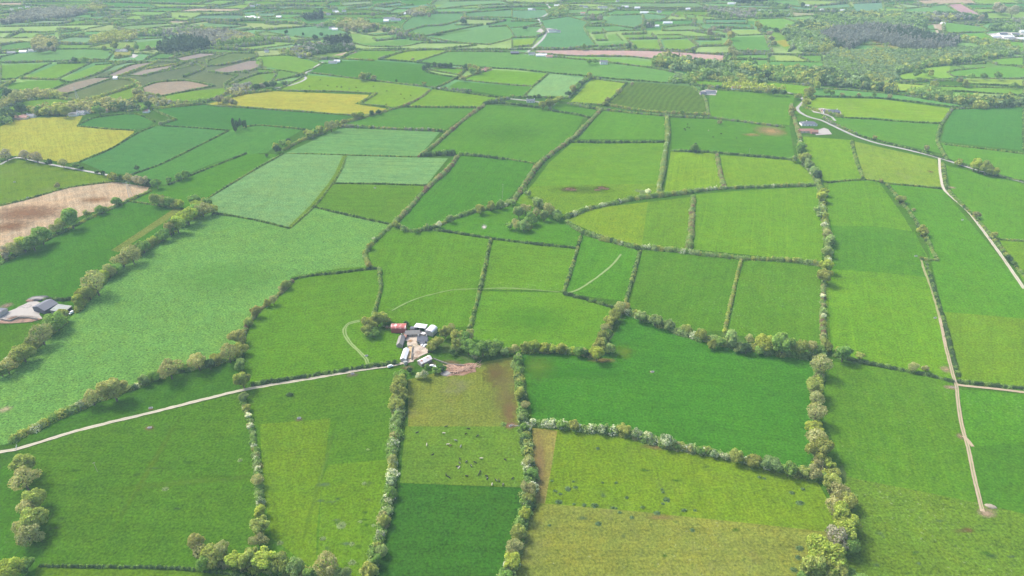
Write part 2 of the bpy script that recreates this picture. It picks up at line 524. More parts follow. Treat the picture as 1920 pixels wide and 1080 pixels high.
field([(1312,79),(1355,78),(1358,85),(1317,85)], (118,184,100))
field([(1378,11),(1445,11),(1447,16),(1380,16)], (120,186,132))
field([(1482,12),(1525,15),(1523,22),(1483,19)], (112,182,130))
field([(1530,12),(1590,7),(1598,15),(1540,17)], (118,184,132))
field([(1483,23),(1557,27),(1487,32)], (192,198,168))
field([(1415,36),(1467,34),(1508,47),(1503,52),(1465,58),(1425,50)], (110,192,104))
field([(1440,60),(1462,60),(1490,85),(1478,97),(1455,80)], (120,188,96))
field([(1453,77),(1478,74),(1490,85),(1470,88)], (185,188,120), hedge=False)
field([(1375,104),(1440,102),(1440,112),(1380,112)], (95,178,98))
field([(1352,122),(1370,114),(1440,114),(1440,129)], (98,178,100))
field([(1440,115),(1542,117),(1545,125),(1500,132),(1440,129)], (92,176,98))
field([(1452,103),(1490,104),(1515,115),(1455,114)], (168,200,110))
field([(1490,104),(1540,104),(1542,116),(1515,115)], (98,178,96))
field([(1485,31),(1565,29),(1525,40),(1495,39)], (128,190,115))
field([(1600,7),(1655,5),(1652,25),(1605,26)], (120,184,140))
field([(1647,16),(1695,17),(1690,24),(1660,27)], (162,202,118))
field([(1697,17),(1772,9),(1800,27),(1690,25)], (110,186,120))
field([(1680,6),(1745,14),(1700,17)], (165,200,140))
field([(1767,41),(1840,50),(1850,60),(1770,62)], (98,182,104))
field([(1795,66),(1845,62),(1865,75),(1920,80),(1920,100),(1877,82),(1802,72)], (100,186,96))
field([(1732,48),(1752,46),(1755,62),(1735,60)], (98,178,112), hedge=False)
field([(1775,9),(1802,7),(1838,28),(1835,30),(1805,25)], (168,140,132), tuft=0, fleck=0, name="ploughed_field")
field([(1840,112),(1920,107),(1920,124),(1870,122)], (105,184,92))
field([(1778,135),(1845,127),(1920,125),(1920,147),(1790,145)], (92,178,92))
field([(1685,141),(1740,127),(1782,122),(1780,135),(1790,147),(1750,150),(1690,150)], (128,196,94))
field([(1790,148),(1920,150),(1920,163),(1815,157)], (150,192,96))
field([(1665,155),(1750,161),(1750,170),(1730,172),(1685,172)], (158,204,98), streak=.7)
field([(1752,162),(1920,166),(1920,180),(1835,174),(1752,170)], (112,182,90))
field([(1752,171),(1833,174),(1833,181),(1752,178)], (84,170,88), hedge=False)
field([(1835,175),(1920,180),(1905,187),(1835,183)], (165,198,112), hedge=False)
field([(1785,184),(1855,187),(1840,192),(1790,189)], (175,150,120), hedge=False)
# left moor and strips
field([(0,86),(42,79),(61,80),(62,92),(0,96)], (100,180,104))
field([(0,108),(62,93),(205,94),(202,113),(100,116),(0,118)], (110,186,108), streak=.4)
field([(0,122),(95,119),(30,148),(0,150)], (112,186,88))
field([(40,148),(108,120),(172,118),(105,150)], (114,188,86))
field([(112,150),(180,122),(220,119),(185,138),(132,155)], (118,190,92))
field([(0,153),(27,152),(0,166)], (96,178,92))
field([(10,165),(50,152),(108,151),(122,158),(92,170),(25,172)], (102,182,84))
field([(0,208),(45,190),(100,185),(150,190),(120,200),(60,208)], (116,178,84))
field([(218,205),(262,190),(300,192),(290,202),(240,210)], (108,176,82))
field([(167,89),(212,80),(255,79),(250,90)], (160,194,108))
field([(255,80),(312,74),(335,75),(312,90),(265,96)], (104,184,102))
field([(272,112),(298,101),(340,103),(320,110)], (96,176,100))
field([(213,97),(250,95),(245,106),(215,110)], (182,188,125))
MOOR = dict(tuft=.8, fleck=.5, sward=.7, streak=.5, name="rough_moor")
field([(88,174),(140,152),(205,133),(300,111),(420,97),(492,106),(505,140),(430,178),(300,186),(200,190),(118,186)], (140,152,104), hedge=False, **MOOR)
field([(100,170),(140,155),(180,146),(217,145),(160,165),(120,179)], (150,136,106), **MOOR)
field([(122,180),(220,148),(250,152),(255,160),(195,180),(160,188)], (140,156,98), bare=.2, **MOOR)
field([(195,182),(255,162),(250,172),(250,185),(215,193)], (126,182,84), **MOOR)
field([(265,165),(295,155),(350,152),(402,162),(345,173),(300,181),(268,176)], (158,140,108), **MOOR)
field([(298,182),(350,172),(422,165),(425,175),(390,190),(325,195)], (120,186,80), bare=.3, **MOOR)
field([(205,140),(248,122),(300,115),(250,135),(220,145)], (152,138,116), **MOOR)
field([(240,142),(275,130),(345,119),(310,132),(270,143)], (156,140,116), **MOOR)
field([(262,150),(305,135),(370,122),(382,130),(345,145),(297,155)], (138,150,104), bare=.2, **MOOR)
field([(328,110),(375,100),(415,101),(345,116)], (154,140,120), **MOOR)
field([(350,148),(390,135),(445,142),(420,160)], (140,152,102), bare=.2, **MOOR)
field([(388,115),(430,100),(480,100),(480,108),(425,122),(390,125)], (130,160,100), bare=.2, **MOOR)
field([(400,132),(470,114),(490,113),(482,130),(425,139)], (150,136,114), **MOOR)
field([(430,160),(482,140),(520,136),(500,160),(440,172)], (128,172,92), **MOOR)
field([(482,130),(530,133),(570,140),(500,156)], (112,178,92))
field([(480,107),(542,104),(602,120),(568,137),(530,132),(480,120)], (118,188,92))
field([(582,104),(622,98),(668,97),(655,101),(640,110),(600,110)], (130,178,96), tuft=.6)
field([(624,104),(648,98),(670,98),(650,104)], (190,165,130), hedge=False)
# middle distance
field([(710,112),(767,96),(832,94),(842,96),(780,117)], (136,194,90))
field([(640,111),(680,95),(767,96),(702,114)], (102,182,88))
field([(780,118),(842,97),(960,98),(1000,103),(1097,113),(1235,130),(1278,140),(1250,156),(1170,150),(1030,137),(960,130),(900,127),(820,121)], (98,178,98), sward=.12)
field([(1072,106),(1115,107),(1225,116),(1216,128),(1150,120),(1097,113)], (112,192,98), hedge=False)
field([(997,95),(1110,94),(1235,96),(1362,104),(1357,115),(1332,120),(1272,113),(1235,113),(1185,107),(1115,106),(1072,105),(1010,101)], (180,150,130), tuft=0, fleck=0, streak=.35, name="ploughed_field")
field([(580,137),(602,120),(640,115),(702,114),(777,120),(820,122),(800,130),(802,136),(830,142),(855,145),(840,155),(817,165),(730,155),(655,146)], (74,160,84), sward=.12, streak=.35)
field([(802,131),(815,126),(875,130),(862,141)], (96,180,84))
field([(520,170),(575,141),(655,147),(730,156),(807,166),(792,181),(757,198),(730,201),(675,195),(705,176),(630,172)], (128,186,76), tuft=.5, bare=.15)
field([(812,167),(955,186),(915,191),(892,202),(760,201),(792,182)], (116,182,76))
field([(862,150),(890,140),(920,131),(1028,138),(1000,162),(960,160)], (106,186,78))
field([(840,163),(857,153),(960,161),(998,164),(980,184),(958,182)], (82,166,82), sward=.1)
field([(1032,138),(1098,147),(1065,185),(985,182),(1000,163)], (128,196,118), fleck=.5)
field([(1110,148),(1175,156),(1135,198),(1068,193)], (142,192,86), fleck=.4)
field([(1177,156),(1195,154),(1297,162),(1320,182),(1329,216),(1290,215),(1252,212),(1200,208),(1135,197)], (104,146,82), rows=1.0, tuft=.1, turn=((1190,207),(1235,160)))
field([(1330,168),(1490,178),(1480,235),(1400,228),(1330,218)], (90,168,70))
field([(1297,150),(1360,155),(1350,165),(1295,160)], (100,178,82))
field([(1440,154),(1522,162),(1510,176),(1400,168),(1400,155)], (108,184,76))
field([(1527,165),(1677,177),(1790,195),(1827,200),(1790,201),(1652,185),(1527,181)], (88,176,98), sward=.1)
field([(1505,200),(1527,183),(1652,186),(1785,204),(1767,230),(1580,220),(1535,210)], (126,184,70), streak=.9, bare=.2)
field([(1545,222),(1640,220),(1762,232),(1760,250),(1765,288),(1605,252),(1560,232)], (86,166,80))
field([(1790,205),(1920,200),(1920,282),(1765,265),(1772,235)], (70,156,84), sward=.1)
field([(1765,268),(1920,290),(1920,340),(1778,298)], (86,168,78), sward=.12)
field([(1500,190),(1535,210),(1545,222),(1490,228),(1490,200)], (92,160,78), hedge=False)
# yellow stubbles
field([(385,196),(420,188),(450,178),(510,171),(692,178),(690,181),(665,195),(725,204),(700,212),(660,217),(480,204),(400,199)], (198,200,110), streak=.7, tuft=.1, fleck=.3)
field([(0,238),(30,222),(155,218),(145,235),(252,244),(250,250),(205,280),(148,303),(130,306),(60,296),(20,292),(0,294)], (196,200,108), streak=.7, tuft=.1, fleck=.35, bare=0)
field([(285,205),(380,196),(480,204),(660,217),(600,241),(570,241),(480,233),(430,243),(300,234),(330,225)], (70,156,84), sward=.1)
field([(145,235),(180,221),(250,213),(290,228),(275,240),(252,243)], (74,160,86), sward=.1)
field([(290,236),(425,244),(380,269),(300,309),(245,327),(205,326),(150,303),(205,280),(260,249)], (78,164,90), streak=.5)
field([(430,244),(480,234),(570,242),(530,265),(500,287),(460,290),(400,306),(340,331),(310,346),(292,347),(247,328),(300,310),(382,269)], (80,166,84), streak=.5)
field([(460,289),(528,289),(500,306),(446,336),(394,372),(358,396),(250,377),(300,352),(320,345),(400,308)], (80,164,74), streak=.35)
field([(535,287),(600,258),(640,240),(826,247),(785,293),(645,290)], (106,182,104), streak=.9)
field([(640,238),(740,202),(890,204),(830,247)], (84,166,82))
field([(535,288),(643,291),(638,310),(628,330),(616,348),(583,386),(543,427),(480,411),(400,399),(385,376),(430,346),(480,316),(510,296)], (122,190,112), sward=.7, streak=.5)
field([(650,292),(840,297),(800,346),(630,342),(642,315)], (118,188,110), streak=.9, sward=.4)
field([(625,345),(800,347),(770,380),(735,418),(650,402),(588,387),(602,366)], (98,164,62), tuft=.4)
field([(0,303),(30,299),(75,307),(205,332),(215,338),(130,350),(50,372),(0,383)], (122,170,68), streak=.5, bare=.2)
field([(0,385),(50,374),(130,351),(215,341),(280,351),(276,358),(230,380),(160,402),(90,432),(0,472)], (196,168,124), sward=.3, streak=.9, tuft=0, fleck=.1, name="ploughed_field")
field([(0,500),(30,478),(100,442),(170,406),(240,379),(330,389),(392,396),(300,443),(215,500),(150,562),(115,590),(0,600)], (78,158,66), fleck=.3)
field([(0,612),(60,606),(120,600),(50,655),(0,695)], (96,162,56))
# centre
field([(810,285),(850,240),(912,197),(1000,203),(1095,220),(1072,256),(1030,285),(1002,305),(930,295)], (84,165,67), sward=.2)
field([(850,292),(930,295),(1002,306),(985,335),(955,372),(935,387),(870,404),(800,428),(770,432),(740,420),(790,365),(830,320)], (76,160,72))
field([(1075,266),(1248,268),(1240,330),(1232,362),(1150,376),(1060,400),(965,380),(1000,345),(1030,305)], (104,174,66), streak=.45)
field([(995,350),(1060,347),(1180,345),(1235,345),(1232,362),(1150,376),(1060,402),(975,382)], (116,172,72), tuft=.8, sward=.6, hedge=False)
field([(1128,208),(1245,218),(1248,262),(1085,261)], (86,168,70))
field([(1035,197),(1120,207),(1105,220),(1030,207)], (82,164,74))
field([(1258,222),(1330,221),(1480,238),(1490,298),(1260,281)], (80,160,70))
field([(1258,284),(1340,286),(1357,350),(1245,362)], (124,182,64), tuft=.8, streak=.7)
field([(1350,291),(1490,301),(1525,330),(1535,346),(1450,350),(1360,352)], (118,178,64), tuft=.5)
field([(1305,365),(1400,357),(1535,350),(1545,440),(1540,492),(1440,482),(1300,468)], (104,174,58), tuft=.3, tram=.5, turn=((1515,365),(1525,480)))
field([(1065,405),(1120,390),(1215,379),(1203,462),(1130,442),(1060,414)], (130,180,74), tuft=.7)
field([(1215,379),(1300,369),(1295,467),(1203,462)], (108,170,68), tuft=.4)
field([(815,430),(870,405),(940,388),(1000,390),(1060,415),(1090,440),(1080,463),(990,457),(920,447)], (84,166,68))
field([(735,425),(770,433),(820,433),(918,447),(905,510),(888,600),(875,612),(800,622),(700,592),(713,545),(712,504),(692,498),(688,470)], (100,172,64), fleck=.3)
field([(924,449),(1083,465),(1055,546),(900,543),(908,510)], (104,174,66), fleck=.5)
field([(1090,441),(1197,465),(1172,566),(1060,550),(1087,465)], (86,168,68))
field([(897,546),(1055,549),(1140,573),(1150,586),(1128,615),(1110,657),(985,655),(890,645),(880,612)], (104,176,60), fleck=.4)
field([(1205,469),(1387,485),(1357,622),(1280,620),(1180,576)], (92,162,68), fleck=.5)
field([(1392,486),(1537,500),(1542,645),(1365,628)], (96,164,70), fleck=.6)
field([(0,706),(40,680),(110,620),(150,577),(200,526),(260,467),(330,412),(392,397),(402,401),(480,413),(543,428),(585,389),(650,403),(735,421),(700,448),(685,470),(692,500),(640,509),(560,519),(530,545),(490,577),(465,602),(450,640),(440,672),(370,688),(300,702),(235,733),(150,766),(90,790),(20,832),(0,835)], (116,190,100), sward=1.0, tuft=.2, streak=.3, bare=0)
field([(548,525),(640,511),(710,506),(713,540),(700,592),(690,610),(757,630),(750,682),(690,690),(472,722),(458,690),(465,612),(490,580)], (104,174,58), fleck=.15)
# foreground left
field([(30,838),(90,795),(150,768),(240,735),(320,705),(445,676),(450,731),(300,768),(150,804)], (82,152,66))
field([(0,880),(30,858),(48,870),(75,930),(80,1010),(90,1100),(0,1100)], (84,156,60))
field([(35,846),(150,809),(300,773),(455,736),(470,800),(486,880),(490,950),(488,1030),(440,1078),(290,1066),(75,1061),(80,1000),(70,930),(40,870)], (92,158,58), sward=.45, tuft=.35, fleck=.12)
field([(70,1062),(290,1066),(440,1079),(480,1100),(60,1100)], (110,166,66))
field([(460,733),(480,728),(690,695),(755,690),(745,760),(735,880),(700,1050),(690,1100),(480,1100),(488,1000),(484,900),(470,800)], (96,162,58), tuft=.45)
field([(487,796),(620,785),(615,820),(604,900),(594,1000),(592,1070),(510,1010),(495,930)], (118,174,58), tuft=.4, hedge=False)
field([(615,872),(728,862),(700,1050),(690,1100),(594,1080),(604,900)], (112,172,54), tuft=.6, hedge=False)
field([(765,712),(890,682),(968,668),(985,800),(765,802)], (140,168,88), bare=.35)
field([(760,800),(985,800),(992,915),(750,906)], (112,168,78), fleck=.4)
field([(750,906),(992,916),(985,965),(940,1100),(690,1100)], (70,140,52), sward=.3)
field([(1175,592),(1240,612),(1300,634),(1370,652),(1450,663),(1530,670),(1530,780),(1530,895),(1400,862),(1240,828),(1000,792),(978,665),(1105,665),(1130,660)], (76,158,66), sward=.3)
field([(998,803),(1100,808),(1240,830),(1400,866),(1530,900),(1565,960),(1580,1000),(1555,1000),(1400,982),(1200,962),(1003,944)], (122,172,70), tuft=.4, bare=.1)
field([(998,803),(1045,808),(1035,870),(1022,945),(1000,946),(1000,870)], (164,162,98), hedge=False)
field([(1003,943),(1200,960),(1400,981),(1555,998),(1580,1008),(1550,1100),(945,1100),(975,1000)], (146,170,86), tuft=.7, fleck=.5, bare=.15)
# foreground right
field([(1505,256),(1595,263),(1615,335),(1545,340),(1510,280)], (112,178,72))
field([(1600,265),(1757,300),(1765,352),(1660,342),(1620,335)], (134,178,82), bare=.15)
field([(1550,342),(1645,338),(1690,400),(1740,482),(1762,580),(1785,712),(1680,690),(1560,668),(1548,520)], (100,172,60), tram=.4, turn=((1620,350),(1690,690)))
field([(1557,424),(1640,424),(1715,435),(1738,485),(1735,520),(1640,510),(1555,505)], (84,160,66), hedge=False)
field([(1556,532),(1640,535),(1745,545),(1785,712),(1680,690),(1562,668)], (108,178,52), hedge=False, tram=.5, turn=((1620,550),(1650,690)))
field([(1668,346),(1768,356),(1800,395),(1920,536),(1920,600),(1768,585),(1745,485),(1732,440)], (86,166,66))
field([(1770,585),(1920,598),(1920,727),(1797,712)], (114,172,58), tuft=.3)
field([(1773,310),(1920,346),(1920,452),(1868,446),(1785,362)], (88,166,66))
field([(1872,449),(1920,454),(1920,530)], (108,172,64))
field([(1560,678),(1680,694),(1787,717),(1805,800),(1832,946),(1590,897),(1535,760)], (94,160,56), tram=.4, fleck=.25, turn=((1600,700),(1640,890)))
field([(1797,730),(1920,740),(1920,966),(1845,948),(1815,840)], (86,164,66), fleck=.3)
field([(1818,838),(1920,830),(1920,966),(1845,948)], (82,154,58), hedge=False)
field([(1586,894),(1832,943),(1920,964),(1920,1100),(1560,1100)], (108,160,74), sward=.7, tuft=.4, fleck=.5)

# grass margins and worn ground
MARG = dict(hedge=False, sward=.5, tuft=.5)
field([(643,291),(651,292),(642,318),(628,345),(600,372),(585,388),(545,428),(541,425),(583,384),(614,346),(628,325)], (118,164,74), **MARG)
field([(1545,342),(1553,342),(1552,500),(1557,660),(1549,660),(1546,520)], (104,160,62), **MARG)
field([(330,389),(345,393),(222,473),(208,470)], (142,166,88), **MARG)
field([(545,519),(640,503),(705,499),(705,505),(640,511),(548,527)], (96,164,74), **MARG)
patch(940, 700, 60, 50, (150,144,100), .6); patch(955, 770, 30, 70, (158,132,104), .8); patch(958, 798, 30, 12, (172,140,118), .95)
patch(1012, 870, 26, 130, (172,150,112), .7); patch(1235, 838, 70, 14, (168,150,110), .8); patch(1237, 971, 60, 10, (170,156,104), .8)
patch(1130, 676, 50, 10, (176,162,112), .95); patch(1170, 660, 40, 30, (132,164,84), .7); patch(1010, 690, 70, 50, (122,160,84), .8)
patch(1222, 698, 10, 6, (180,182,110), .9); patch(1095, 356, 120, 16, (118,150,88), .7); patch(1067, 355, 34, 9, (132,108,84), .7); patch(1128, 353, 28, 8, (128,116,88), .6)
patch(908, 426, 10, 9, (236,232,222), 1.0, name="bare_chalk"); patch(10, 768, 26, 14, (206,198,158), .95)
patch(1815, 994, 26, 12, (152,128,96), .7); patch(1805, 996, 40, 10, (140,140,96), .6); patch(1850, 962, 40, 20, (196,176,148), .95); patch(1775, 693, 26, 14, (200,178,148), .9)
patch(1783, 727, 26, 10, (196,176,148), .9); patch(1800, 818, 16, 14, (190,170,140), .8); patch(1744, 322, 10, 6, (176,150,120), .8)
patch(562, 787, 18, 8, (150,140,120), .9); patch(280, 803, 22, 9, (168,140,110), .9); patch(283, 768, 12, 5, (170,140,110), .8)
patch(660, 703, 24, 9, (150,146,126), .9); patch(1730, 485, 14, 10, (186,176,130), .8); patch(1785, 352, 14, 5, (205,190,160), .9)
patch(1445, 246, 60, 20, (196,178,140), .95); patch(1410, 253, 36, 7, (188,176,130), .8)
pass
pass
patch(50, 400, 150, 34, (166,138,118), .95); patch(20, 425, 70, 22, (160,132,112), .95); patch(180, 375, 60, 12, (176,142,112), .7)
patch(1660, 85, 70, 16, (196,192,140), .9); patch(1650, 78, 40, 10, (188,176,140), .8)
patch(280, 880, 16, 240, (124,160,78), .55, ang=.02); patch(350, 905, 300, 14, (122,162,80), .6, ang=.12); patch(600, 900, 10, 250, (132,172,84), .6, ang=.03)
patch(945, 735, 50, 100, (152,148,104), .6); patch(925, 700, 36, 46, (140,126,96), .6); patch(1090, 700, 200, 22, (96,162,80), .6)
pass
patch(420, 520, 220, 60, (128,186,106), .6); patch(1000, 600, 140, 50, (112,176,66), .5)
patch(960, 250, 140, 40, (122,178,84), .5)
for _ in range(46):   # small worn and dunged spots scattered over the near pastures
    px_, py_ = rnd.choice([(rnd.uniform(90, 470), rnd.uniform(860, 1000)), (rnd.uniform(600, 700), rnd.uniform(860, 1050)), (rnd.uniform(1060, 1520), rnd.uniform(850, 1070)), (rnd.uniform(1620, 1900), rnd.uniform(960, 1070))])
    patch(px_, py_, rnd.uniform(8, 26), rnd.uniform(4, 10), rnd.choice([(100,136,92), (128,160,100), (120,150,110), (92,140,60)]), rnd.uniform(.5, .8))

# ------------------------------------------------------------------ roads and lanes
ROADM = mat("pale_road", seen((196,194,184)), .9, .15, .5)
GRAVEL = mat("pale_gravel", seen((224,214,190)), .95, .2, .8)
DIRT = mat("dirt_lane", seen((204,184,150)), .95, .25, .4)
FAINT = mat("trodden_grass", seen((114,156,72)), .95, .25, .3)
GREENTRACK = mat("worn_grass", seen((150,178,96)), .95, .25, .3)
YARD = mat("yard_concrete", seen((226,208,186)), .9, .2, .25, seen((190,160,128)), (.55, .75))
PALEYARD = mat("pale_yard", seen((204,196,186)), .9, .15, .2)
EARTH = mat("bare_earth", seen((184,146,120)), .95, .3, .3, seen((140,110,92)), (.5, .65))
ribbon("road", [(1420,168),(1460,171),(1487,176),(1500,181),(1506,190),(1495,203),(1499,210),(1515,219),(1540,226),(1557,234),(1605,256),(1645,269),(1700,281),(1760,296),(1815,314),(1920,342)], 5.0, ROADM)
ribbon("road", [(812,163),(860,172),(915,180),(960,186),(990,189),(1040,196)], 5.0, ROADM)
ribbon("road", [(606,116),(598,121),(582,132),(570,139),(571,144),(574,147),(565,153),(545,160),(515,166)], 5.0, ROADM)
ribbon("road", [(1024,6),(1033,20),(1020,30),(1010,36),(1020,54),(1024,62),(1015,76),(984,102)], 6.0, ROADM)
ribbon("lane", [(0,309),(30,296),(75,305),(140,317),(205,329)], 4.0, ROADM)
ribbon("lane", [(1761,297),(1762,318),(1764,333),(1771,357),(1815,397),(1852,445),(1888,495),(1920,542)], 3.2, GRAVEL)
ribbon("lane", [(1727,486),(1731,502),(1745,540),(1762,597)], 2.0, mat("grassy_lane", seen((172,172,112)), .95, .3, .4), ragged=.35)
ribbon("lane", [(1762,597),(1773,650),(1789,712),(1793,724),(1798,770),(1806,810),(1815,840),(1826,895),(1842,960)], 2.5, DIRT)
ribbon("lane", [(1790,721),(1810,724),(1860,729),(1920,736),(1960,740)], 2.5, DIRT)
ribbon("lane", [(-30,855),(0,848),(30,843),(150,807),(300,770),(445,734),(480,727),(590,709),(690,692),(740,685),(775,676)], 2.9, GRAVEL, ragged=.2)
RUTMID = mat("lane_middle", seen((188,184,146)), .95, .3, .6)
ribbon("lane_middle", [(-30,855),(0,848),(30,843),(150,807),(300,770),(445,734),(480,727),(590,709),(690,692),(740,685)], .7, RUTMID, ragged=.5)
ribbon("lane_middle", [(1772,357),(1815,397),(1852,445),(1888,495),(1920,542)], .7, RUTMID, ragged=.5)
ribbon("lane_middle", [(1773,650),(1789,712),(1793,724),(1798,770),(1806,810),(1815,840),(1826,895),(1842,955)], .6, mat("lane_grass", seen((150,160,96)), .95, .3, .6), ragged=.6)
ribbon("lane", [(1806,818),(1816,828),(1824,838)], 2.5, DIRT)
ribbon("lane", [(1751,45),(1755,54),(1759,64)], 6, DIRT)
ribbon("lane", [(1849,63),(1860,70),(1885,76),(1910,78)], 6, ROADM)
ribbon("lane", [(1540,213),(1558,219),(1566,227)], 4.0, ROADM)
for dx in (-2.2, 2.2):
    ribbon("wheel_track", [(691+dx*.6,690),(687+dx,675),(672+dx,658),(658+dx,645),(647+dx,628),(646+dx,618),(654,607+dx*.6),(675,602+dx*.6)], 1.2, GREENTRACK, ragged=.35)
ribbon("worn_track", [(1062,551),(1085,543),(1120,520),(1150,495),(1164,477)], 1.8, GREENTRACK, ragged=.3)
ribbon("worn_track", [(735,583),(765,567),(800,555),(850,544),(900,542),(960,541),(1050,548)], 1.0, GREENTRACK, ragged=.5)
def slab(name, pts, m):
    z = next_z()
    V = [(w.x, w.y, z) for w in (at(*p) for p in pts)]
    return struct(link(name, raw_mesh(name, V, [tuple(range(len(V)))], m)))
slab("farmyard", [(766,634),(779,634),(783,647),(802,653),(803,662),(789,668),(772,678),(760,684),(752,682),(764,672),(766,655),(763,645)], YARD)
slab("farmyard", [(755,620),(790,620),(795,640),(760,640)], YARD)
slab("bare_earth", [(838,690),(844,685),(852,682),(866,684),(880,681),(893,682),(891,690),(893,698),(880,700),(868,705),(852,704),(838,707),(834,699)], EARTH)
patch(866, 693, 46, 20, (196,160,136), .9); patch(880, 688, 24, 8, (150,120,104), .9); patch(850, 700, 26, 9, (170,150,134), .8); patch(846, 680, 40, 9, (150,134,112), .8)
slab("farmyard", [(0,590),(28,580),(52,568),(64,563),(80,570),(74,590),(80,598),(60,596),(30,594),(22,600),(0,602)], PALEYARD)
slab("bare_earth", [(0,602),(30,594),(80,598),(60,604),(20,607),(0,607)], EARTH)
slab("house_yard", [(1525,247),(1545,240),(1553,243),(1560,252),(1530,254)], PALEYARD)
slab("house_yard", [(1520,206),(1540,203),(1575,208),(1578,214),(1555,216),(1525,211)], PALEYARD)
slab("house_yard", [(1005,60),(1012,54),(1030,53),(1050,57),(1052,61),(1020,62)], PALEYARD)
slab("house_yard", [(1310,172),(1325,168),(1345,170),(1342,179),(1312,178)], PALEYARD)
slab("house_yard", [(1852,64),(1880,60),(1920,62),(1920,78),(1885,76),(1860,70)], PALEYARD)
slab("house_yard", [(236,106),(248,101),(260,104),(252,109)], PALEYARD)
slab("house_yard", [(120,217),(150,208),(168,208),(160,216)], PALEYARD)
slab("house_yard", [(20,222),(45,214),(64,214),(62,221),(35,226)], EARTH)
slab("house_yard", [(456,35),(475,30),(486,34),(470,39)], PALEYARD)
slab("house_yard", [(900,129),(915,126),(925,131),(910,135)], YARD)
slab("house_yard", [(1000,104),(1020,100),(1045,104),(1030,107)], PALEYARD)

for q in [(770,640,10,6,(196,150,104)),(776,648,16,8,(240,226,200)),(785,662,18,10,(214,190,170)),(770,668,12,8,(176,150,124)),(790,655,12,6,(232,220,204)),(768,656,8,6,(206,176,140)),(757,676,14,5,(198,176,148)),(780,672,16,6,(186,168,146))]:
    patch(q[0], q[1], q[2], q[3], q[4], .9)
patch(820, 690, 40, 22, (92,140,70), .7); patch(805, 682, 30, 10, (150,140,118), .8); patch(765, 690, 26, 10, (168,146,122), .8)
patch(40, 596, 60, 8, (150,128,116), .9); patch(25, 601, 40, 6, (186,166,152), .8); patch(50, 575, 30, 8, (240,232,226), .8); patch(12, 574, 24, 12, (184,164,150), .9)
# ------------------------------------------------------------------ hedges: leaf clumps along a line, one object per hedge
K_ = {'g': (.235,.365,.092), 'd': (.095,.165,.062), 'o': (.37,.41,.105), 'y': (.43,.50,.085), 't': (.39,.385,.165), 's': (.30,.40,.145),
      'n': (.13,.215,.085), 'w': (.68,.71,.52), 'r': (.28,.19,.125), 'm': (.30,.325,.25)}
PALS = {'low': [(6,'g'),(3,'d'),(2,'o'),(1,'s')], 'dark': [(5,'d'),(3,'g')], 'haw': [(5,'g'),(4,'s'),(2,'o'),(1,'w'),(1,'d')],
        'flower': [(6,'g'),(2,'s'),(2,'w'),(1,'o'),(1,'t')], 'olive': [(4,'o'),(3,'g'),(2,'y'),(2,'t')], 'brown': [(3,'t'),(2,'r'),(3,'s'),(2,'g')],
        'mauve': [(4,'m'),(4,'g'),(1,'t'),(1,'d'),(1,'o')], 'far': [(4,'g'),(2,'s'),(2,'m'),(1,'o'),(1,'d')], 'pale': [(4,'s'),(3,'g'),(2,'o'),(1,'w')]}  # mauve and far: bare-twig greys, lightened to put distance haze into the colour
KIND = {'L': (2.7, 2.0, .55), 'M': (4.2, 3.2, .75), 'B': (7.2, 5.4, .85), 'C': (5.5, 9.0, 1.0), 'F': (4.2, 3.8, 1.4), 'E': (7.5, 7.0, 1.6)}
def hedge_arrays(S, w, h, leaf, pal, gaps=0.0, dens=1.0):
    L = np.linalg.norm(np.diff(S, axis=0), axis=1).sum()
    n = max(3, int(L / (w * .42)))
    d = np.concatenate([[0], np.cumsum(np.linalg.norm(np.diff(S, axis=0), axis=1))])
    tt = np.clip(np.linspace(0, L, n) + nrs.uniform(-.3, .3, n) * w * .4, 0, L)
    cx = np.interp(tt, d, S[:, 0]); cy = np.interp(tt, d, S[:, 1])
    if gaps:
        keep = nrs.random_sample(n) > gaps; keep[:2] = True
        cx, cy, tt = cx[keep], cy[keep], tt[keep]; n = len(cx)
    big = .75 + .45 * np.sin(tt / (w * 4.1) + nrs.uniform(0, 6)) * nrs.uniform(.3, 1, n)
    rw = w * .5 * nrs.uniform(.75, 1.2, n) * (.75 + .3 * big); rh = h * nrs.uniform(.70, 1.15, n) * (.65 + .45 * big)
    cx = cx + nrs.normal(0, w * .09, n); cy = cy + nrs.normal(0, w * .09, n)
    wts = np.array([p[0] for p in pal], float); wts /= wts.sum()
    idx = nrs.choice(len(pal), n, p=wts)
    base = np.array([K_[p[1]] for p in pal])[idx]
    iswhite = np.array([p[1] == 'w' for p in pal])[idx]
    base = np.where(iswhite[:, None], np.array(K_['s']), base)
    q = np.maximum(10, (dens * 2.1 * (2.2 * rw * rw + 3.5 * rw * rh) / (leaf * leaf))).astype(int)
    q = np.minimum(q, 420)
    I = np.repeat(np.arange(n), q)
    m = len(I)
    th = nrs.uniform(0, 2 * np.pi, m); z = nrs.uniform(-.15, 1, m)
    r = np.sqrt(np.clip(1 - np.clip(z, 0, 1) ** 2.2, .02, 1))
    sh = nrs.uniform(.72, 1.05, m)
    # a few small lobes on each bush
    lob = 1 + .16 * np.sin(th * 3 + I * 1.7) * np.sin(z * 5 + I)
    N = np.stack([np.cos(th) * r, np.sin(th) * r, np.clip(z, .05, 1)], 1)
    C = np.stack([cx[I] + np.cos(th) * r * rw[I] * sh * lob, cy[I] + np.sin(th) * r * rw[I] * sh * lob, np.maximum(.12, (np.clip(z, 0, 1) * sh * lob) * rh[I])], 1)
    tint = base[I] * nrs.uniform(.8, 1.22, (m, 1)) * nrs.uniform(.93, 1.07, (m, 3))
    wh = iswhite[I] & (nrs.random_sample(m) < .62) & (z > .05)
    tint[wh] = np.array(K_['w']) * nrs.uniform(.8, 1.25, (wh.sum(), 1))
    return leaf_quads(C, N, leaf, .55), tint
HEDGES = []          # (resampled line, object)
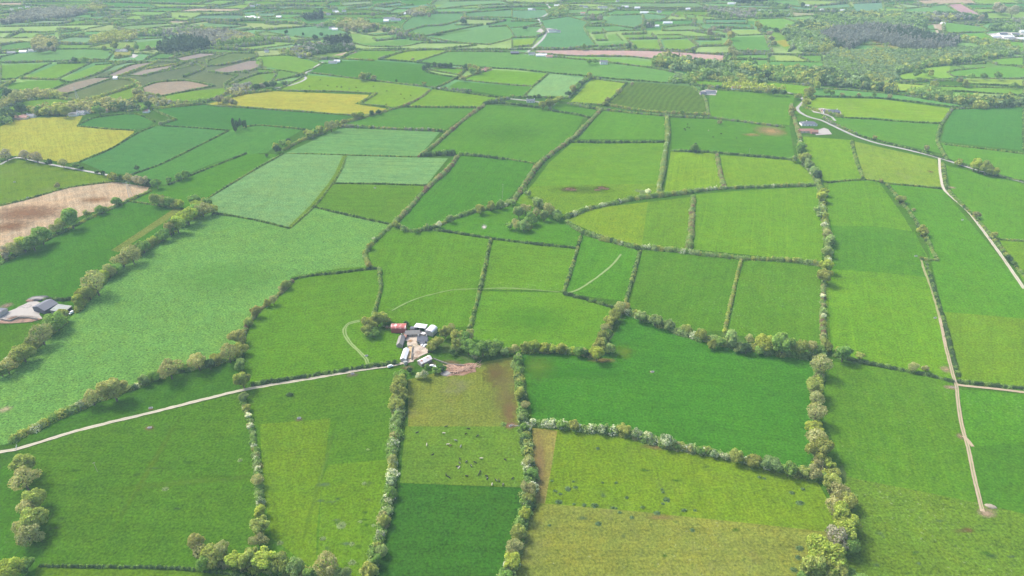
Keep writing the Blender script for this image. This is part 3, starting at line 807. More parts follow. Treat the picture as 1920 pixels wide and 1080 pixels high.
HEDGE_PTS = []
def hedge(label, kind, pts, pal='haw', w=1.0, h=1.0, gaps=0.0, group="hedges dividing the fields", world_pts=None):
    W0, H0, leaf = KIND[kind]; W_, H_ = W0 * w, H0 * h
    P = world_pts if world_pts is not None else [at(x, y, H_ * .45) for x, y in pts]
    S = smooth_line(P, 5.0)
    dist = np.hypot(S[:, 1].mean(), CAM_H)
    leaf = max(leaf, dist / 1150.0)
    Q, tint = hedge_arrays(S, W_, H_, leaf, [(a, b) for a, b in PALS[pal]], gaps)
    c = S.mean(0)
    Q[:, :, 0] -= c[0]; Q[:, :, 1] -= c[1]
    o = link("hedge", quad_mesh("hedge", Q, tint, LEAF))
    o.location = (c[0], c[1], .1)
    tag(o, label, "hedge", group)
    HEDGES.append((S, o)); HEDGE_PTS.append(S)
    return o
LOW, BUSHY, THICK = "low clipped dark hedge", "bushy green hedge", "thick hawthorn hedge"
H = hedge
# foreground
H("long dark shrubby hedge below the large pale meadow, left end", 'B', [(20,822),(40,811),(62,800),(92,785),(130,768),(152,757)], 'haw', w=1.15)
H("tree-dotted hedge between the large pale meadow and the gravel lane", 'B', [(158,758),(190,744),(235,730),(270,716),(300,702),(345,690),(400,680),(440,668)], 'haw', w=.9, h=.8)
H("uneven hedge on the right edge of the large pale meadow", 'M', [(447,668),(452,640),(465,606),(490,577),(530,545),(548,526)], 'brown')
H("low clipped hedge along the top of the field west of the farmyard", 'L', [(548,524),(562,519),(600,514),(640,510),(692,503),(706,502)], 'dark', w=1.2, h=1.2)
H("narrow hedge running down towards the olive trees behind the red barn", 'M', [(711,503),(713,540),(706,570),(698,600)], 'low', w=.8)
H("thin flowering hedge below the gravel lane, left of the yellow strip", 'M', [(455,742),(461,768),(470,800),(478,840),(484,880),(486,920),(488,960)], 'flower', w=1.15)
H("bushy hedge along the bottom edge, left of the yellow strip", 'B', [(372,1030),(440,1052),(520,1064),(600,1075),(650,1085)], 'olive')
H("dark overgrown ditch hedge near the bottom left corner", 'L', [(75,1060),(180,1062),(290,1063),(370,1068),(440,1077),(490,1090)], 'dark', w=.7)
H("thick flowering hedge along the left side of the cattle pasture", 'B', [(748,700),(746,760),(743,800),(737,850),(733,890),(725,940),(715,990),(705,1030),(685,1090)], 'flower', w=1.1)
H("thick mixed hedge along the right side of the cattle pasture", 'B', [(970,668),(974,720),(980,770),(986,820),(991,870),(994,905),(986,960),(975,1000),(960,1050),(945,1090)], 'haw', w=1.1)
H("flowering hedge between the big dark green field and the yellow pasture", 'B', [(1000,791),(1060,797),(1110,804),(1160,806),(1240,828),(1300,842),(1350,850),(1400,861),(1460,875),(1530,892)], 'flower', w=.95)
H("thick hedge under the tall trees right of the big dark green field", 'B', [(1541,650),(1535,700),(1530,760),(1530,820),(1537,870),(1562,912),(1577,960),(1582,1000),(1560,1045),(1540,1095)], 'olive')
H("thick hawthorn hedge along the top of the big dark green field", 'B', [(1178,582),(1200,592),(1240,607),(1280,622),(1320,633),(1360,642),(1400,650),(1460,659),(1535,668)], 'pale', w=1.15)
H("gappy hedge right of the two speckled pastures", 'M', [(1545,645),(1543,610),(1543,570),(1545,525)], 'brown', w=1.1)
H("tall hawthorn hedge climbing beside the tramlined green field", 'B', [(1547,520),(1553,480),(1551,440),(1546,405),(1541,375),(1537,350)], 'pale', w=.95)
H("tall hawthorn hedge running from the roadside houses to the crossing hedge", 'B', [(1535,345),(1528,328),(1510,305),(1500,283),(1500,262)], 'haw', w=.95)
H("dark double hedge running from the tall trees to the lane crossing", 'L', [(1565,666),(1620,678),(1680,690),(1750,704),(1786,714)], 'dark', w=1.6, h=1.2)
H("low hedge beside the dirt lane, right of the lane crossing", 'L', [(1798,714),(1850,720),(1930,728)], 'dark', w=1.4, h=1.1)
H("narrow hedge along the right of the straight dirt lane", 'L', [(1737,490),(1751,540),(1770,600),(1784,655),(1798,704)], 'dark', w=1.3, h=1.1)
H("short hedge crossing at the top end of the dirt lane", 'L', [(1730,486),(1757,487)], 'low', w=1.3)
H("slanting hedge from the two green fields down to the dirt lane", 'L', [(1757,485),(1735,442),(1710,402),(1690,376),(1662,344)], 'low', w=1.5, h=1.3)
H("low hedge across the top of the tramlined right field", 'L', [(1552,342),(1615,336),(1650,340),(1660,343)], 'low')
H("low hedge below the dull square field beside the gravel lane", 'L', [(1666,344),(1720,348),(1764,353)], 'low')
H("bushy hedge between the two fields below the roadside houses", 'M', [(1597,264),(1605,298),(1619,334)], 'low')
H("hedge following the right side of the pale gravel lane", 'L', [(1768,305),(1773,345),(1786,366),(1822,400),(1852,433),(1885,473),(1925,522)], 'low', w=1.5, h=1.2)
H("low hedge off the gravel lane at the right edge", 'L', [(1857,446),(1885,449),(1925,452)], 'low', w=1.2)
H("roadside hedge above the pale gravel lane junction", 'L', [(1607,253),(1700,277),(1785,301)], 'dark', w=1.3, h=1.2)
H("roadside hedge running to the right edge past yellow trees", 'L', [(1795,305),(1830,315),(1870,328),(1925,341)], 'dark', w=1.5, h=1.2)
H("wavy hedge from the long green field to the main road", 'M', [(1766,228),(1760,248),(1758,266),(1776,298)], 'low')
H("thin hedge splitting the fields at the right edge above the road", 'L', [(1770,270),(1840,278),(1915,287)], 'low', w=1.2)
# centre
H("thick hedge running down the left of the dark centre field", 'B', [(858,292),(840,316),(800,352),(770,386),(738,418)], 'brown', w=.85, h=.8)
H("thick hedge on the top right corner of the large pale meadow", 'B', [(734,421),(710,443),(690,464),(684,478),(692,498)], 'haw', w=.75, h=.7)
H("thick curving hedge along the bottom of the dark centre field", 'B', [(742,419),(770,431),(800,428),(850,408),(900,392),(940,386),(958,374)], 'haw', w=.85, h=.8)
H("low hedge below the wedge of grass with a chalk patch", 'L', [(815,430),(870,438),(920,446),(1000,456),(1080,464)], 'dark', w=1.4, h=1.3)
H("narrow hedge between the two central pastures behind the farmyard", 'M', [(920,448),(907,510),(895,560),(882,612)], 'low', w=.9)
H("thick grey-green hedge climbing left of the green field with brown patches", 'B', [(962,376),(985,342),(1010,307),(1040,282),(1076,256),(1110,222),(1125,206)], 'brown', w=.9, h=.85)
H("grey hawthorn hedge right of the green field with brown patches", 'B', [(1250,218),(1252,250),(1245,300),(1240,332),(1234,360)], 'pale', w=.9, h=.9)
H("long thick hedge from the round copse towards the right, upper one", 'B', [(1062,405),(1100,391),(1150,379),(1200,369),(1295,358)], 'haw', w=1.0, h=.9)
H("long hedge below the two rough paddocks", 'B', [(1300,357),(1350,352),(1440,348),(1532,346)], 'haw', w=.75, h=.7)
H("thick hedge from the round copse slanting down to the right", 'B', [(1062,415),(1090,432),(1130,446),(1180,459),(1198,463)], 'haw', w=.9, h=.85)
H("hawthorn hedge below the tramlined green field", 'B', [(1204,463),(1260,467),(1300,473),(1400,483),(1480,486),(1540,495)], 'pale', w=.85, h=.8)
H("tan brambly hedge left of the tramlined green field", 'B', [(1300,366),(1298,400),(1295,440),(1291,464)], 'brown', w=.9, h=.8)
H("narrow hedge left of the field with a pale track", 'M', [(1089,442),(1075,492),(1057,546)], 'low', w=.8, h=.8)
H("narrow hedge right of the field with a pale track", 'M', [(1200,470),(1186,520),(1173,564)], 'low', w=.8, h=.8)
H("dark low hedge below the field with a pale track", 'L', [(1058,549),(1100,560),(1147,574)], 'dark', w=1.6, h=1.5)
H("narrow hedge between the two speckled pastures", 'M', [(1390,486),(1376,540),(1358,622)], 'olive', w=.75, h=.7)
H("thick tree-filled hedge above the corner of the big dark green field", 'B', [(1172,574),(1150,593),(1140,615),(1130,640),(1118,664)], 'olive')
H("thick yellow-green hedge above the left end of the big dark green field", 'B', [(985,655),(1040,652),(1105,663)], 'olive', w=1.0)
H("brown brambly hedge between the two rough paddocks", 'B', [(1344,290),(1350,320),(1357,348)], 'brown', w=.8, h=.7)
H("dark hedge along the top of the two rough paddocks", 'M', [(1261,282),(1340,285),(1420,292),(1490,299)], 'dark', w=1.1)
H("dark hedge above the green field with brown patches", 'M', [(1070,265),(1160,266),(1246,265)], 'dark', w=1.2, h=1.1)
H("hedge below the small sliver of field above centre", 'M', [(1035,207),(1080,213),(1105,220)], 'dark')
H("long hedge below the striped tillage field", 'M', [(1065,193),(1120,203),(1200,212),(1290,219),(1330,220)], 'far', w=1.3, h=1.2)
H("long hedge from the striped tillage field to the sandy corner", 'M', [(1332,220),(1400,228),(1470,237)], 'far', w=1.3, h=1.2)
H("hedge with the road bend on its right, above the roadside houses", 'M', [(1500,258),(1492,228),(1484,205),(1484,196)], 'brown', w=1.3, h=1.3)
H("bushy hedge climbing left of the large lime green field", 'M', [(785,292),(815,270),(850,240),(880,215),(908,197)], 'brown', w=1.4, h=1.3)
H("dark hedge along the top of the large lime green field", 'M', [(908,193),(940,192),(1010,200)], 'dark', w=1.4, h=1.4)
H("short row of tall dark conifers between centre fields", 'C', [(790,290),(830,287),(853,288)], 'dark', w=.9, h=.75)
H("dark hedge above the dark centre field", 'M', [(862,288),(900,291),(945,297)], 'dark', w=1.2, h=1.4)
H("thin low hedge between the lime green field and the dark centre field", 'L', [(948,297),(1002,306)], 'low')
H("faint low hedge between the striped pale fields", 'L', [(540,287),(645,290),(785,294)], 'low', w=.9, h=.7)
H("low hedge below the striped pale green field", 'L', [(626,343),(700,344),(800,347)], 'dark', w=1.1)
H("low hedge right of the pale ryegrass field", 'L', [(648,295),(640,318),(622,345),(592,384),(546,426)], 'low', w=.8, h=.8)
H("low dark hedge below the pale ryegrass field", 'L', [(400,399),(440,405),(480,412),(541,427)], 'dark', w=1.1)
H("low dark hedge above the large pale meadow", 'L', [(588,387),(650,402),(732,420)], 'dark', w=1.2, h=1.2)
H("low hedge along the left of the pale ryegrass field", 'L', [(382,376),(430,346),(480,316),(530,288)], 'low', w=1.1)
H("bushy hedge from the pale fields up past the yellow stubble", 'M', [(532,280),(560,264),(600,249),(640,230),(680,219),(725,207)], 'olive', w=1.3, h=1.2)
H("bushy hedge right of the yellow stubble below the road", 'M', [(728,206),(757,198),(792,180),(806,168)], 'brown', w=1.2)
H("low dark hedge between the left green strips, nearer one", 'L', [(315,346),(380,319),(462,287)], 'dark', w=1.2)
H("low dark hedge between the left green strips, middle one", 'L', [(246,327),(300,308),(382,268),(430,244)], 'dark', w=1.1)
H("low hedge right of the left yellow stubble", 'L', [(148,303),(205,280),(258,249),(290,236)], 'dark', w=1.1)
H("low hedge above the left yellow stubble corner", 'L', [(146,236),(200,241),(252,244)], 'dark', w=1.1)
H("low hedge curving round the small dark field by the left stubble", 'L', [(146,234),(175,221),(250,213),(290,228)], 'dark', w=1.1)
H("low hedge below the dark field left of the tall poplars", 'L', [(300,235),(365,239),(428,244)], 'dark')
H("low hedge running right from the tall poplars", 'L', [(458,238),(480,234),(520,237),(570,242)], 'low', w=1.2, h=1.3)
H("dark bushy hedge at the top corner of the left ploughed field", 'M', [(207,333),(240,337),(282,346)], 'dark', w=1.3, h=1.2)
H("low hedge above the left ploughed field", 'L', [(213,340),(130,351),(50,373),(0,385)], 'low', w=1.1)
H("low hedge below the left ploughed field", 'L', [(281,357),(232,379),(180,402),(120,432),(60,462),(30,477),(0,493)], 'low', w=1.8, h=1.5)
H("thin low hedge right of the left ploughed field", 'L', [(245,377),(300,385),(340,391)], 'low')
H("thick tree-filled hedge left of the large pale meadow, upper stretch", 'B', [(396,390),(352,411),(312,440),(272,465),(232,490),(202,515),(168,553),(145,580)], 'olive', w=.9)
H("thick hedge left of the large pale meadow, below the grey farm", 'B', [(122,600),(95,622),(60,652),(30,680),(-10,704)], 'olive', w=.8, h=.8)
H("low hedge along the lane at the left edge", 'L', [(0,303),(28,293)], 'dark', w=1.4, h=1.3)
H("low hedge behind the grey farm at the left edge", 'L', [(85,560),(110,561),(132,560)], 'dark', w=1.5, h=1.4)
H("hedge beside the gravel lane west of the farmyard", 'L', [(474,720),(590,702),(690,686),(745,679)], 'dark', w=1.4, h=1.5)
H("low hedge below the long yellow-green field by the road houses", 'L', [(1580,220),(1640,223),(1700,228),(1764,231)], 'dark', w=1.3, h=1.2)

# ------------------------------------------------------------------ landmarks for describing far things
LM = [("the far right ploughed strip",1810,20),("the big far wood",1640,85),("the far white farm sheds",1885,70),("the long ploughed field",1180,105),
      ("the road bend",1500,195),("the striped tillage field",1240,185),("the lone white house",1035,57),("the ringed red house",905,130),
      ("the dark conifer block",350,90),("the brown moor strips",330,160),("the upper yellow stubble",560,192),("the left yellow stubble",110,260),
      ("the mauve bare wood",110,32),("the far white farm",470,34),("the far blue sheds",735,35),("the white roadside sheds",625,115),
      ("the white house on the hill",1132,116),("the left bungalow row",145,212),("the red-roofed farm",30,217),("the far left white sheds",50,96),
      ("the distant crossroads village",1130,14),("the bare woodland strip",400,70),("the speckled cattle field",640,160),("the pale grey yard",245,104),("the far right village",1480,24),
      ("the small dark conifer clump",635,82)]
def near_landmark(px, py):
    b = min(LM, key=lambda l: ((l[1] - px) * .8) ** 2 + ((l[2] - py) * 2.2) ** 2)
    dx, dy = px - b[1], py - b[2]
    if abs(dx) * .6 > abs(dy) * 1.6: rel = "left of" if dx < 0 else "right of"
    else: rel = "beyond" if dy < 0 else "below"
    return rel + " " + b[0]
# hedges on the edges of the far fields
def covered(p, tol):
    for S in HEDGE_PTS:
        if (np.abs(S[:, 0] - p[0]) < 400).any():
            d = S - p
            if (d[:, 0] ** 2 + d[:, 1] ** 2).min() < tol * tol: return True
    return False
RUN = {'h': "across", 'v': "receding", 's': "slanting"}
AUTO = []
def edge_hedges():
    for pts in FIELD_PX:
        cy = sum(p[1] for p in pts) / len(pts)
        if cy > 262: continue
        W = [np.array(at(x, y)[:2]) for x, y in pts]
        n = len(W); keep = []
        for i in range(n):
            a, b = W[i], W[(i + 1) % n]
            L = np.linalg.norm(b - a)
            offx = all(not -60 < pix((q[0], q[1], 0))[0] < 1980 for q in (a, b))
            tol = 11 + L * .03 + cy * 0 + (14 if cy < 100 else 5)
            keep.append(L > 14 and not offx and sum(covered(a + (b - a) * t, tol) for t in (.25, .5, .75)) < 2)
        i = 0; runs = []
        idx = list(range(n))
        s0 = next((k for k in idx if not keep[k]), 0)
        cur = []
        for k in range(n):
            e = (s0 + k) % n
            if keep[e]:
                a, b = W[e], W[(e + 1) % n]
                if cur:
                    u = cur[-1] - cur[-2]; v = b - a
                    if np.dot(u, v) / (np.linalg.norm(u) * np.linalg.norm(v) + 1e-6) < .45:
                        runs.append(cur); cur = [a, b]; continue
                    cur.append(b)
                else: cur = [a, b]
            elif cur: runs.append(cur); cur = []
        if cur: runs.append(cur)
        for r in runs:
            S = smooth_line([Vector((q[0], q[1], 0)) for q in r], 6.0)
            HEDGE_PTS.append(S); AUTO.append((S, cy, r))
edge_hedges()
def auto_label(S, kind):
    a = pix((S[0][0], S[0][1], 0)); b = pix((S[-1][0], S[-1][1], 0))
    dx, dy = abs(a[0] - b[0]), abs(a[1] - b[1])
    o = 'h' if dx > 4 * dy else ('v' if dy > dx * .8 else 's')
    return f"{kind} {RUN[o]} {near_landmark((a[0] + b[0]) / 2, (a[1] + b[1]) / 2)}"
def auto_size(a):
    d = np.hypot(a[0][:, 1].mean(), CAM_H); L = np.linalg.norm(a[0][-1] - a[0][0])
    return L * (9 if a[1] < 100 else 6) / d ** 2
AUTO.sort(key=auto_size, reverse=True)
REST = []
for ai, (S, cy, r) in enumerate(AUTO):
    if len(HEDGES) >= 298:
        w, h, pal = rnd.choice([(6.5, 6.5, 'mauve'), (5, 4.5, 'far'), (4, 3.5, 'far')]) if cy < 100 else rnd.choice([(5, 5, 'far'), (3.4, 2.6, 'dark')])
        REST.append(hedge_arrays(smooth_line([Vector((q[0], q[1], 0)) for q in r], 5.0), w, h, max(1.2, S[:, 1].mean() / 1150), PALS[pal])); continue
    if cy < 100:
        k = rnd.random()
        if k < .35: args = ("tall treed hedge", 'E', 'mauve', .8, rnd.uniform(.7, 1.1))
        elif k < .8: args = ("dark bushy hedge", 'F', 'far', 1.1, rnd.uniform(.8, 1.3))
        else: args = ("thin dark hedge", 'F', 'far', .75, .7)
    else:
        k = rnd.random() * (.4 if max(pix((q[0], q[1], 0))[0] for q in S[::4]) < 560 else 1)
        if k < .3: args = ("bushy hedge", 'F', rnd.choice(['far', 'mauve', 'olive']), 1.2, rnd.uniform(.9, 1.3))
        else: args = ("thin dark hedge", 'M', rnd.choice(['dark', 'far', 'low']), 1.0, rnd.uniform(.7, 1.0))
    hedge(auto_label(S, args[0]), args[1], None, args[2], w=args[3], h=args[4], world_pts=[Vector((q[0], q[1], 0)) for q in r], group="far hedges dividing the fields")

# the small hedges of the distant patchwork, too many to tell apart
def inside(p, poly):
    x, y = p; c = False
    for i in range(len(poly)):
        x1, y1 = poly[i - 1]; x2, y2 = poly[i]
        if (y1 > y) != (y2 > y) and x < (x2 - x1) * (y - y1) / (y2 - y1) + x1: c = not c
    return c
POLYW = [[tuple(at(x, y)[:2]) for x, y in pts] for pts in FIELD_PX]
BB = [(min(q[0] for q in P), max(q[0] for q in P), min(q[1] for q in P), max(q[1] for q in P)) for P in POLYW]
def in_field(p):
    for P, b in zip(POLYW, BB):
        if b[0] <= p[0] <= b[1] and b[2] <= p[1] <= b[3] and inside(p, P): return True
    return False
def distant_hedges():
    Qs = [q for q, t in REST]; Ts = [t for q, t in REST]
    for a, b in PATCH_EDGES:
        a = np.array(a); b = np.array(b)
        if a[1] < 900 and abs(a[0]) < 1100: pass
        n = max(2, int(np.linalg.norm(b - a) / 24))
        seg = []
        for i in range(n + 1):
            p = a + (b - a) * i / n + nrs.normal(0, 2.0, 2)
            px, py = pix((p[0], p[1], 0))
            ok = (-80 < px < 2000) and py < 330 and not in_field(p)
            if ok: seg.append(p)
            if (not ok or i == n) and len(seg) > 1:
                S = np.array(seg)
                k = rnd.random()
                w, h, pal = (6.5, 6.5, 'mauve') if k < .35 else ((5, 4.5, 'far') if k < .8 else (4, 3, 'far'))
                q, t = hedge_arrays(S, w, h, max(1.7, S[:, 1].mean() / 1000), PALS[pal], .06)
                Qs.append(q); Ts.append(t); seg = []
            elif not ok: seg = []
    o = link("distant_hedges", quad_mesh("distant_hedges", np.concatenate(Qs), np.concatenate(Ts), LEAF))
    struct(o, "stuff")
distant_hedges()

# ------------------------------------------------------------------ trees: crown of leaf clumps on lobes, trunk with limbs
CROWN_ARR = {}
def crown_mesh(seed, nq, lobes, leaf, squash=1.0, airy=0.0):
    r = np.random.RandomState(seed)
    C = []; R = []
    for i in range(lobes):
        th = r.uniform(0, 2 * np.pi); u = r.uniform(-.45, 1)
        rr = np.sqrt(1 - min(abs(u), .98) ** 2) * r.uniform(.40, .80)
        C.append((math.cos(th) * rr, math.sin(th) * rr, 1.12 + u * .58 * squash)); R.append(r.uniform(.17, .44))
    C.append((0, 0, 1.05)); R.append(.55)
    C = np.array(C); R = np.array(R)
    k = r.choice(len(C), nq, p=R ** 2 / (R ** 2).sum())
    d = r.normal(0, 1, (nq, 3)); d[:, 2] += .25; d /= np.linalg.norm(d, axis=1, keepdims=True)
    P = C[k] + d * (R[k] * r.uniform(.72, 1.10, nq))[:, None]
    dist = (np.linalg.norm(P[:, None, :] - C[None], axis=2) / R[None])
    dist[np.arange(nq), k] = 9
    keep = dist.min(1) > .80
    P, d, k = P[keep], d[keep], k[keep]
    hue = r.uniform(.86, 1.15, len(C))[k][:, None]
    tint = hue * r.uniform(.8, 1.2, (len(P), 1)) * np.array([1, 1, 1]) * r.uniform(.92, 1.08, (len(P), 3))
    if 400 <= seed < 500:      # blossom scattered over green leaf
        g_ = (r.uniform(0, 1, len(C))[k] * .3 + r.uniform(0, 1, len(P)) * .7 - .18 * (d[:, 2] - .3)) < .54
        tint[g_] *= np.array([.30, .42, .22])
    nr = nrs.get_state(); nrs.seed(seed)
    Q = leaf_quads(P, d, leaf, .6)
    nrs.set_state(nr)
    CROWN_ARR[seed] = (Q, tint)
    return quad_mesh("crown", Q, tint, LEAF) if seed < 900 else None
BARK = mat("bark", (.13, .105, .08, 1), .95, .35, 2.0)
def trunk_mesh(seed, limbs=7, top=1.25):
    r = random.Random(seed); b = MB()
    b.tube((0, 0, -.02), (.02, .01, .55), .075, .055, 7)
    b.tube((.02, .01, .55), (.0, .03, top), .055, .02, 6)
    for i in range(limbs):
        t = 2 * math.pi * i / limbs + r.uniform(-.3, .3); z = r.uniform(.45, .95)
        e = (math.cos(t) * r.uniform(.4, .7), math.sin(t) * r.uniform(.4, .7), z + r.uniform(.25, .6))
        b.tube((.01, .01, z), e, .03, .008, 5)
        m = Vector((.01, .01, z)).lerp(Vector(e), .6)
        b.tube(m, (m.x + r.uniform(-.25, .25), m.y + r.uniform(-.25, .25), m.z + r.uniform(.15, .35)), .014, .005, 4)
    return b.mesh("trunk", BARK)
CROWNS = [crown_mesh(100 + i, 4200, 15 + i % 4, .105, squash=[1, .9, 1.1, .85, 1.15, 1][i]) for i in range(6)]
for i in range(5): crown_mesh(900 + i, 420, 9, .30)
AIRY = [crown_mesh(200 + i, 2600, 17, .10) for i in range(4)]
BLOSSOM = [crown_mesh(400 + i, 2600, 10, .12) for i in range(3)]
TRUNKS = [trunk_mesh(300 + i) for i in range(3)]
TREE_C = {'g': ((.245,.395,.090), "fresh green"), 'y': ((.40,.48,.085), "yellow-green"), 'o': ((.36,.41,.105), "olive"), 't': ((.38,.39,.165), "tan"),
          'd': ((.095,.17,.066), "dark"), 's': ((.315,.425,.15), "grey-green"), 'w': ((.74,.77,.56), "white blossoming"), 'm': ((.39,.36,.25), "bare brown"), 'u': ((.39,.385,.13), "golden brown")}
_protos = {}
SPECS = []
def tree(*a, **k): SPECS.append((a, k))
def tree_place(px, py, wpx, tall=1.0):
    r = wpx * .5 * mpp(py + wpx * .4)
    p = at(px, py, r * 1.22 * tall)
    r = wpx * .5 * (Vector((p.x, p.y, p.z - CAM_H)).length) / FPX * .92
    return p, r
def build_tree(px, py, wpx, typ, where, group="trees in the hedgerows", tall=1.0, name="tree", keep=False):
    c, adj = TREE_C[typ]
    p, r = tree_place(px, py, wpx, tall)
    airy = typ in 'tm'
    cm = rnd.choice(AIRY if airy else (BLOSSOM if typ == 'w' else CROWNS))
    key = cm.name
    if key not in _protos:
        root = link(name, None); cr = link("crown", cm, root); tr = link("trunk", rnd.choice(TRUNKS), root)
        _protos[key] = root
    else:
        pr = _protos[key]
        root = pr.copy(); root.name = name; COL.objects.link(root)
        for ch in list(pr.children):
            q = ch.copy(); COL.objects.link(q); q.parent = root
    j = rnd.uniform(.88, 1.14)
    for ch in root.children:
        if ch.name.startswith("crown"): ch.color = (min(c[0] * j * rnd.uniform(.94, 1.06), 1), min(c[1] * j, 1), c[2] * j, 1)
    root.location = (p.x, p.y, 0); root.rotation_euler = (0, 0, rnd.uniform(0, 6.28))
    root.scale = (r * rnd.uniform(.9, 1.1), r * rnd.uniform(.85, 1.2), r * tall * rnd.uniform(.85, 1.12))
    size = "large " if r > 8.5 else ("small " if r < 4.2 else "")
    tag(root, f"{size}{adj} tree {where}", "tree", group)
    return root
def T(where, s, **k):
    for it in s.split():
        x, y, w, t = it.split(',')
        if t in 'sg' and float(w) <= 22 and float(y) > 560 and rnd.random() < .5: continue    # these stay bushes of the hedge itself
        tree(float(x), float(y), float(w), t, where, **k)
T("in the hedge above the gravel lane", "210,726,54,u 172,746,30,t 151,757,16,w 268,711,24,s 316,690,42,t 370,677,36,t 405,668,26,o 428,662,38,t 392,682,22,d 245,719,20,s 290,702,22,g 345,687,18,g")
T("right of the large pale meadow", "446,630,30,u 449,652,28,o 451,684,24,s 454,711,36,o 478,582,24,u 466,602,18,o 512,561,20,t 500,567,16,o 536,532,18,o 527,540,12,t 690,495,14,u")
T("left of the yellow strip", "457,742,20,s 463,763,16,o 465,778,13,w 470,797,14,w 473,812,13,s 479,842,12,s 482,868,12,s 483,900,26,t 486,925,14,s 488,938,16,w 489,982,42,o 484,1012,28,t 487,960,24,y")
T("at the bottom left edge", "368,1014,28,u 398,1038,44,o 416,1030,36,t 440,1047,38,y 466,1046,40,o 495,1043,48,y 522,1052,42,o 553,1064,38,s 582,1076,26,g 612,1060,52,t 640,1078,34,s 688,1072,36,o 380,1058,30,g")
T("at the left edge beside the front meadow", "40,872,46,o 44,900,44,t 62,938,38,o 52,955,40,t 60,975,42,o 52,1003,38,t 20,1068,46,y 45,1060,30,g 75,1008,20,t 35,990,26,t")
T("left of the cattle pasture", "748,712,36,o 747,735,36,o 742,750,34,o 755,705,24,g 746,768,18,w 744,790,20,s 745,815,18,s 743,838,18,s 736,862,20,t 738,880,18,s 733,900,24,w 735,925,22,g 728,940,16,w 726,955,22,s 722,975,24,o 712,1000,20,w 716,1030,26,s 706,1050,26,g 699,1070,26,o")
T("right of the cattle pasture", "971,672,24,g 970,692,22,g 968,712,22,s 974,736,28,o 985,757,22,t 978,780,22,s 984,800,20,g 986,822,20,s 988,845,20,s 991,864,26,t 995,888,28,g 991,915,32,t 992,930,26,o 985,962,30,y 974,995,36,o 965,1022,32,t 958,1052,36,y 948,1078,34,g 988,870,10,w 987,943,12,w")
T("in the hedge above the yellow pasture", "1020,785,20,g 1050,792,24,g 1075,797,24,o 1100,802,22,g 1130,803,22,w 1145,806,18,g 1171,801,28,o 1195,810,22,w 1215,818,20,w 1253,826,28,w 1225,820,18,s 1270,834,18,g 1295,836,16,w 1312,842,20,g 1340,850,18,w 1358,854,16,w 1382,855,28,o 1412,862,28,o 1445,866,34,s 1481,878,34,g 1508,882,26,o 1527,884,26,t 1326,840,18,o")
T("right of the dark green field", "1537,655,28,g 1549,645,26,o 1538,685,42,t 1530,725,40,o 1530,745,32,t 1530,775,40,t 1529,800,34,y 1533,822,50,t 1538,842,48,o 1536,866,26,t 1553,870,28,y 1563,882,24,o 1560,905,38,o 1575,922,38,t 1587,936,36,o 1565,950,38,t 1579,965,50,y 1590,985,40,y 1585,1006,44,y 1570,1008,48,m 1592,1022,36,g 1535,1035,54,y 1547,1052,62,y 1528,1066,56,o 1560,1070,50,o 1505,1085,30,g 1608,1086,40,g")
T("in the hedge above the dark green field", "1202,588,28,s 1230,597,28,s 1255,605,26,s 1270,612,22,g 1288,613,22,o 1314,624,26,o 1332,628,18,s 1348,640,24,g 1335,645,20,o 1372,634,34,s 1405,633,22,t 1437,638,40,y 1470,643,48,g 1502,648,36,o 1522,652,28,t 1400,652,24,d 1385,650,20,s 1425,655,20,g")
T("in the hedge below the roadside houses", "1548,515,32,o 1549,497,26,y 1555,488,12,w 1552,470,22,s 1556,450,22,s 1550,437,22,t 1557,445,18,s 1546,420,14,w 1546,404,14,y 1535,390,16,s 1538,402,16,s 1541,368,20,y 1547,358,18,y 1533,328,18,d 1529,318,20,s 1518,307,22,s 1508,295,24,o 1502,280,24,g 1505,270,18,o 1490,297,14,s")
T("right of the speckled pastures", "1543,555,10,w 1545,582,13,s 1544,592,11,w 1545,607,13,o 1545,623,12,s 1545,570,10,t")
T("left of the lane crossing", "1583,663,32,g 1613,667,16,o 1713,687,20,t 1736,690,14,t 1575,658,18,o")
T("on the hedge between the two lanes", "1690,370,18,o 1730,431,20,o 1713,392,8,t 1652,338,8,u")
T("beside the pale gravel lane", "1832,402,14,t 1865,440,14,o 1892,484,14,d 1902,492,10,g 1800,303,10,o")
T("beside the main road near the lane junction", "1738,277,12,t 1829,309,22,y 1838,313,20,o 1850,316,22,o 1866,320,18,y 1858,322,12,w 1640,258,8,u 1798,304,12,o")
T("in the farmyard shelter belt", "835,622,26,o 846,615,24,t 858,625,32,o 818,636,32,o 810,646,24,o 868,632,30,g 855,645,28,o 878,648,34,g 893,655,34,g 905,648,38,g 922,648,36,g 932,643,30,g 945,655,24,s 912,662,22,s 890,664,20,w 862,640,20,t 880,625,26,t 957,656,18,o 848,660,14,d 925,660,20,s")
T("behind the red barn", "706,597,32,o 692,606,34,o 688,618,26,o 718,592,30,o 700,620,24,g 755,610,9,d 762,604,12,d 728,598,14,o")
T("in the garden below the farmyard", "776,696,16,s 784,704,14,w 795,701,20,w 805,700,14,s 815,692,16,g 800,686,12,g 768,693,14,d 822,695,12,g 829,690,14,d 756,632,8,g 767,648,7,g")
T("in the hedge corner above the dark field", "1162,575,26,t 1174,572,18,u 1152,588,26,o 1143,600,24,o 1133,613,20,t 1129,625,22,o 1125,642,32,o 1143,652,24,s 1119,660,34,y 1150,660,14,s")
T("below the central pasture", "965,652,22,t 985,650,22,o 1000,647,24,y 1018,648,24,y 1035,650,22,y 1050,652,22,o 1065,655,22,g 1085,658,22,g 1100,662,18,d")
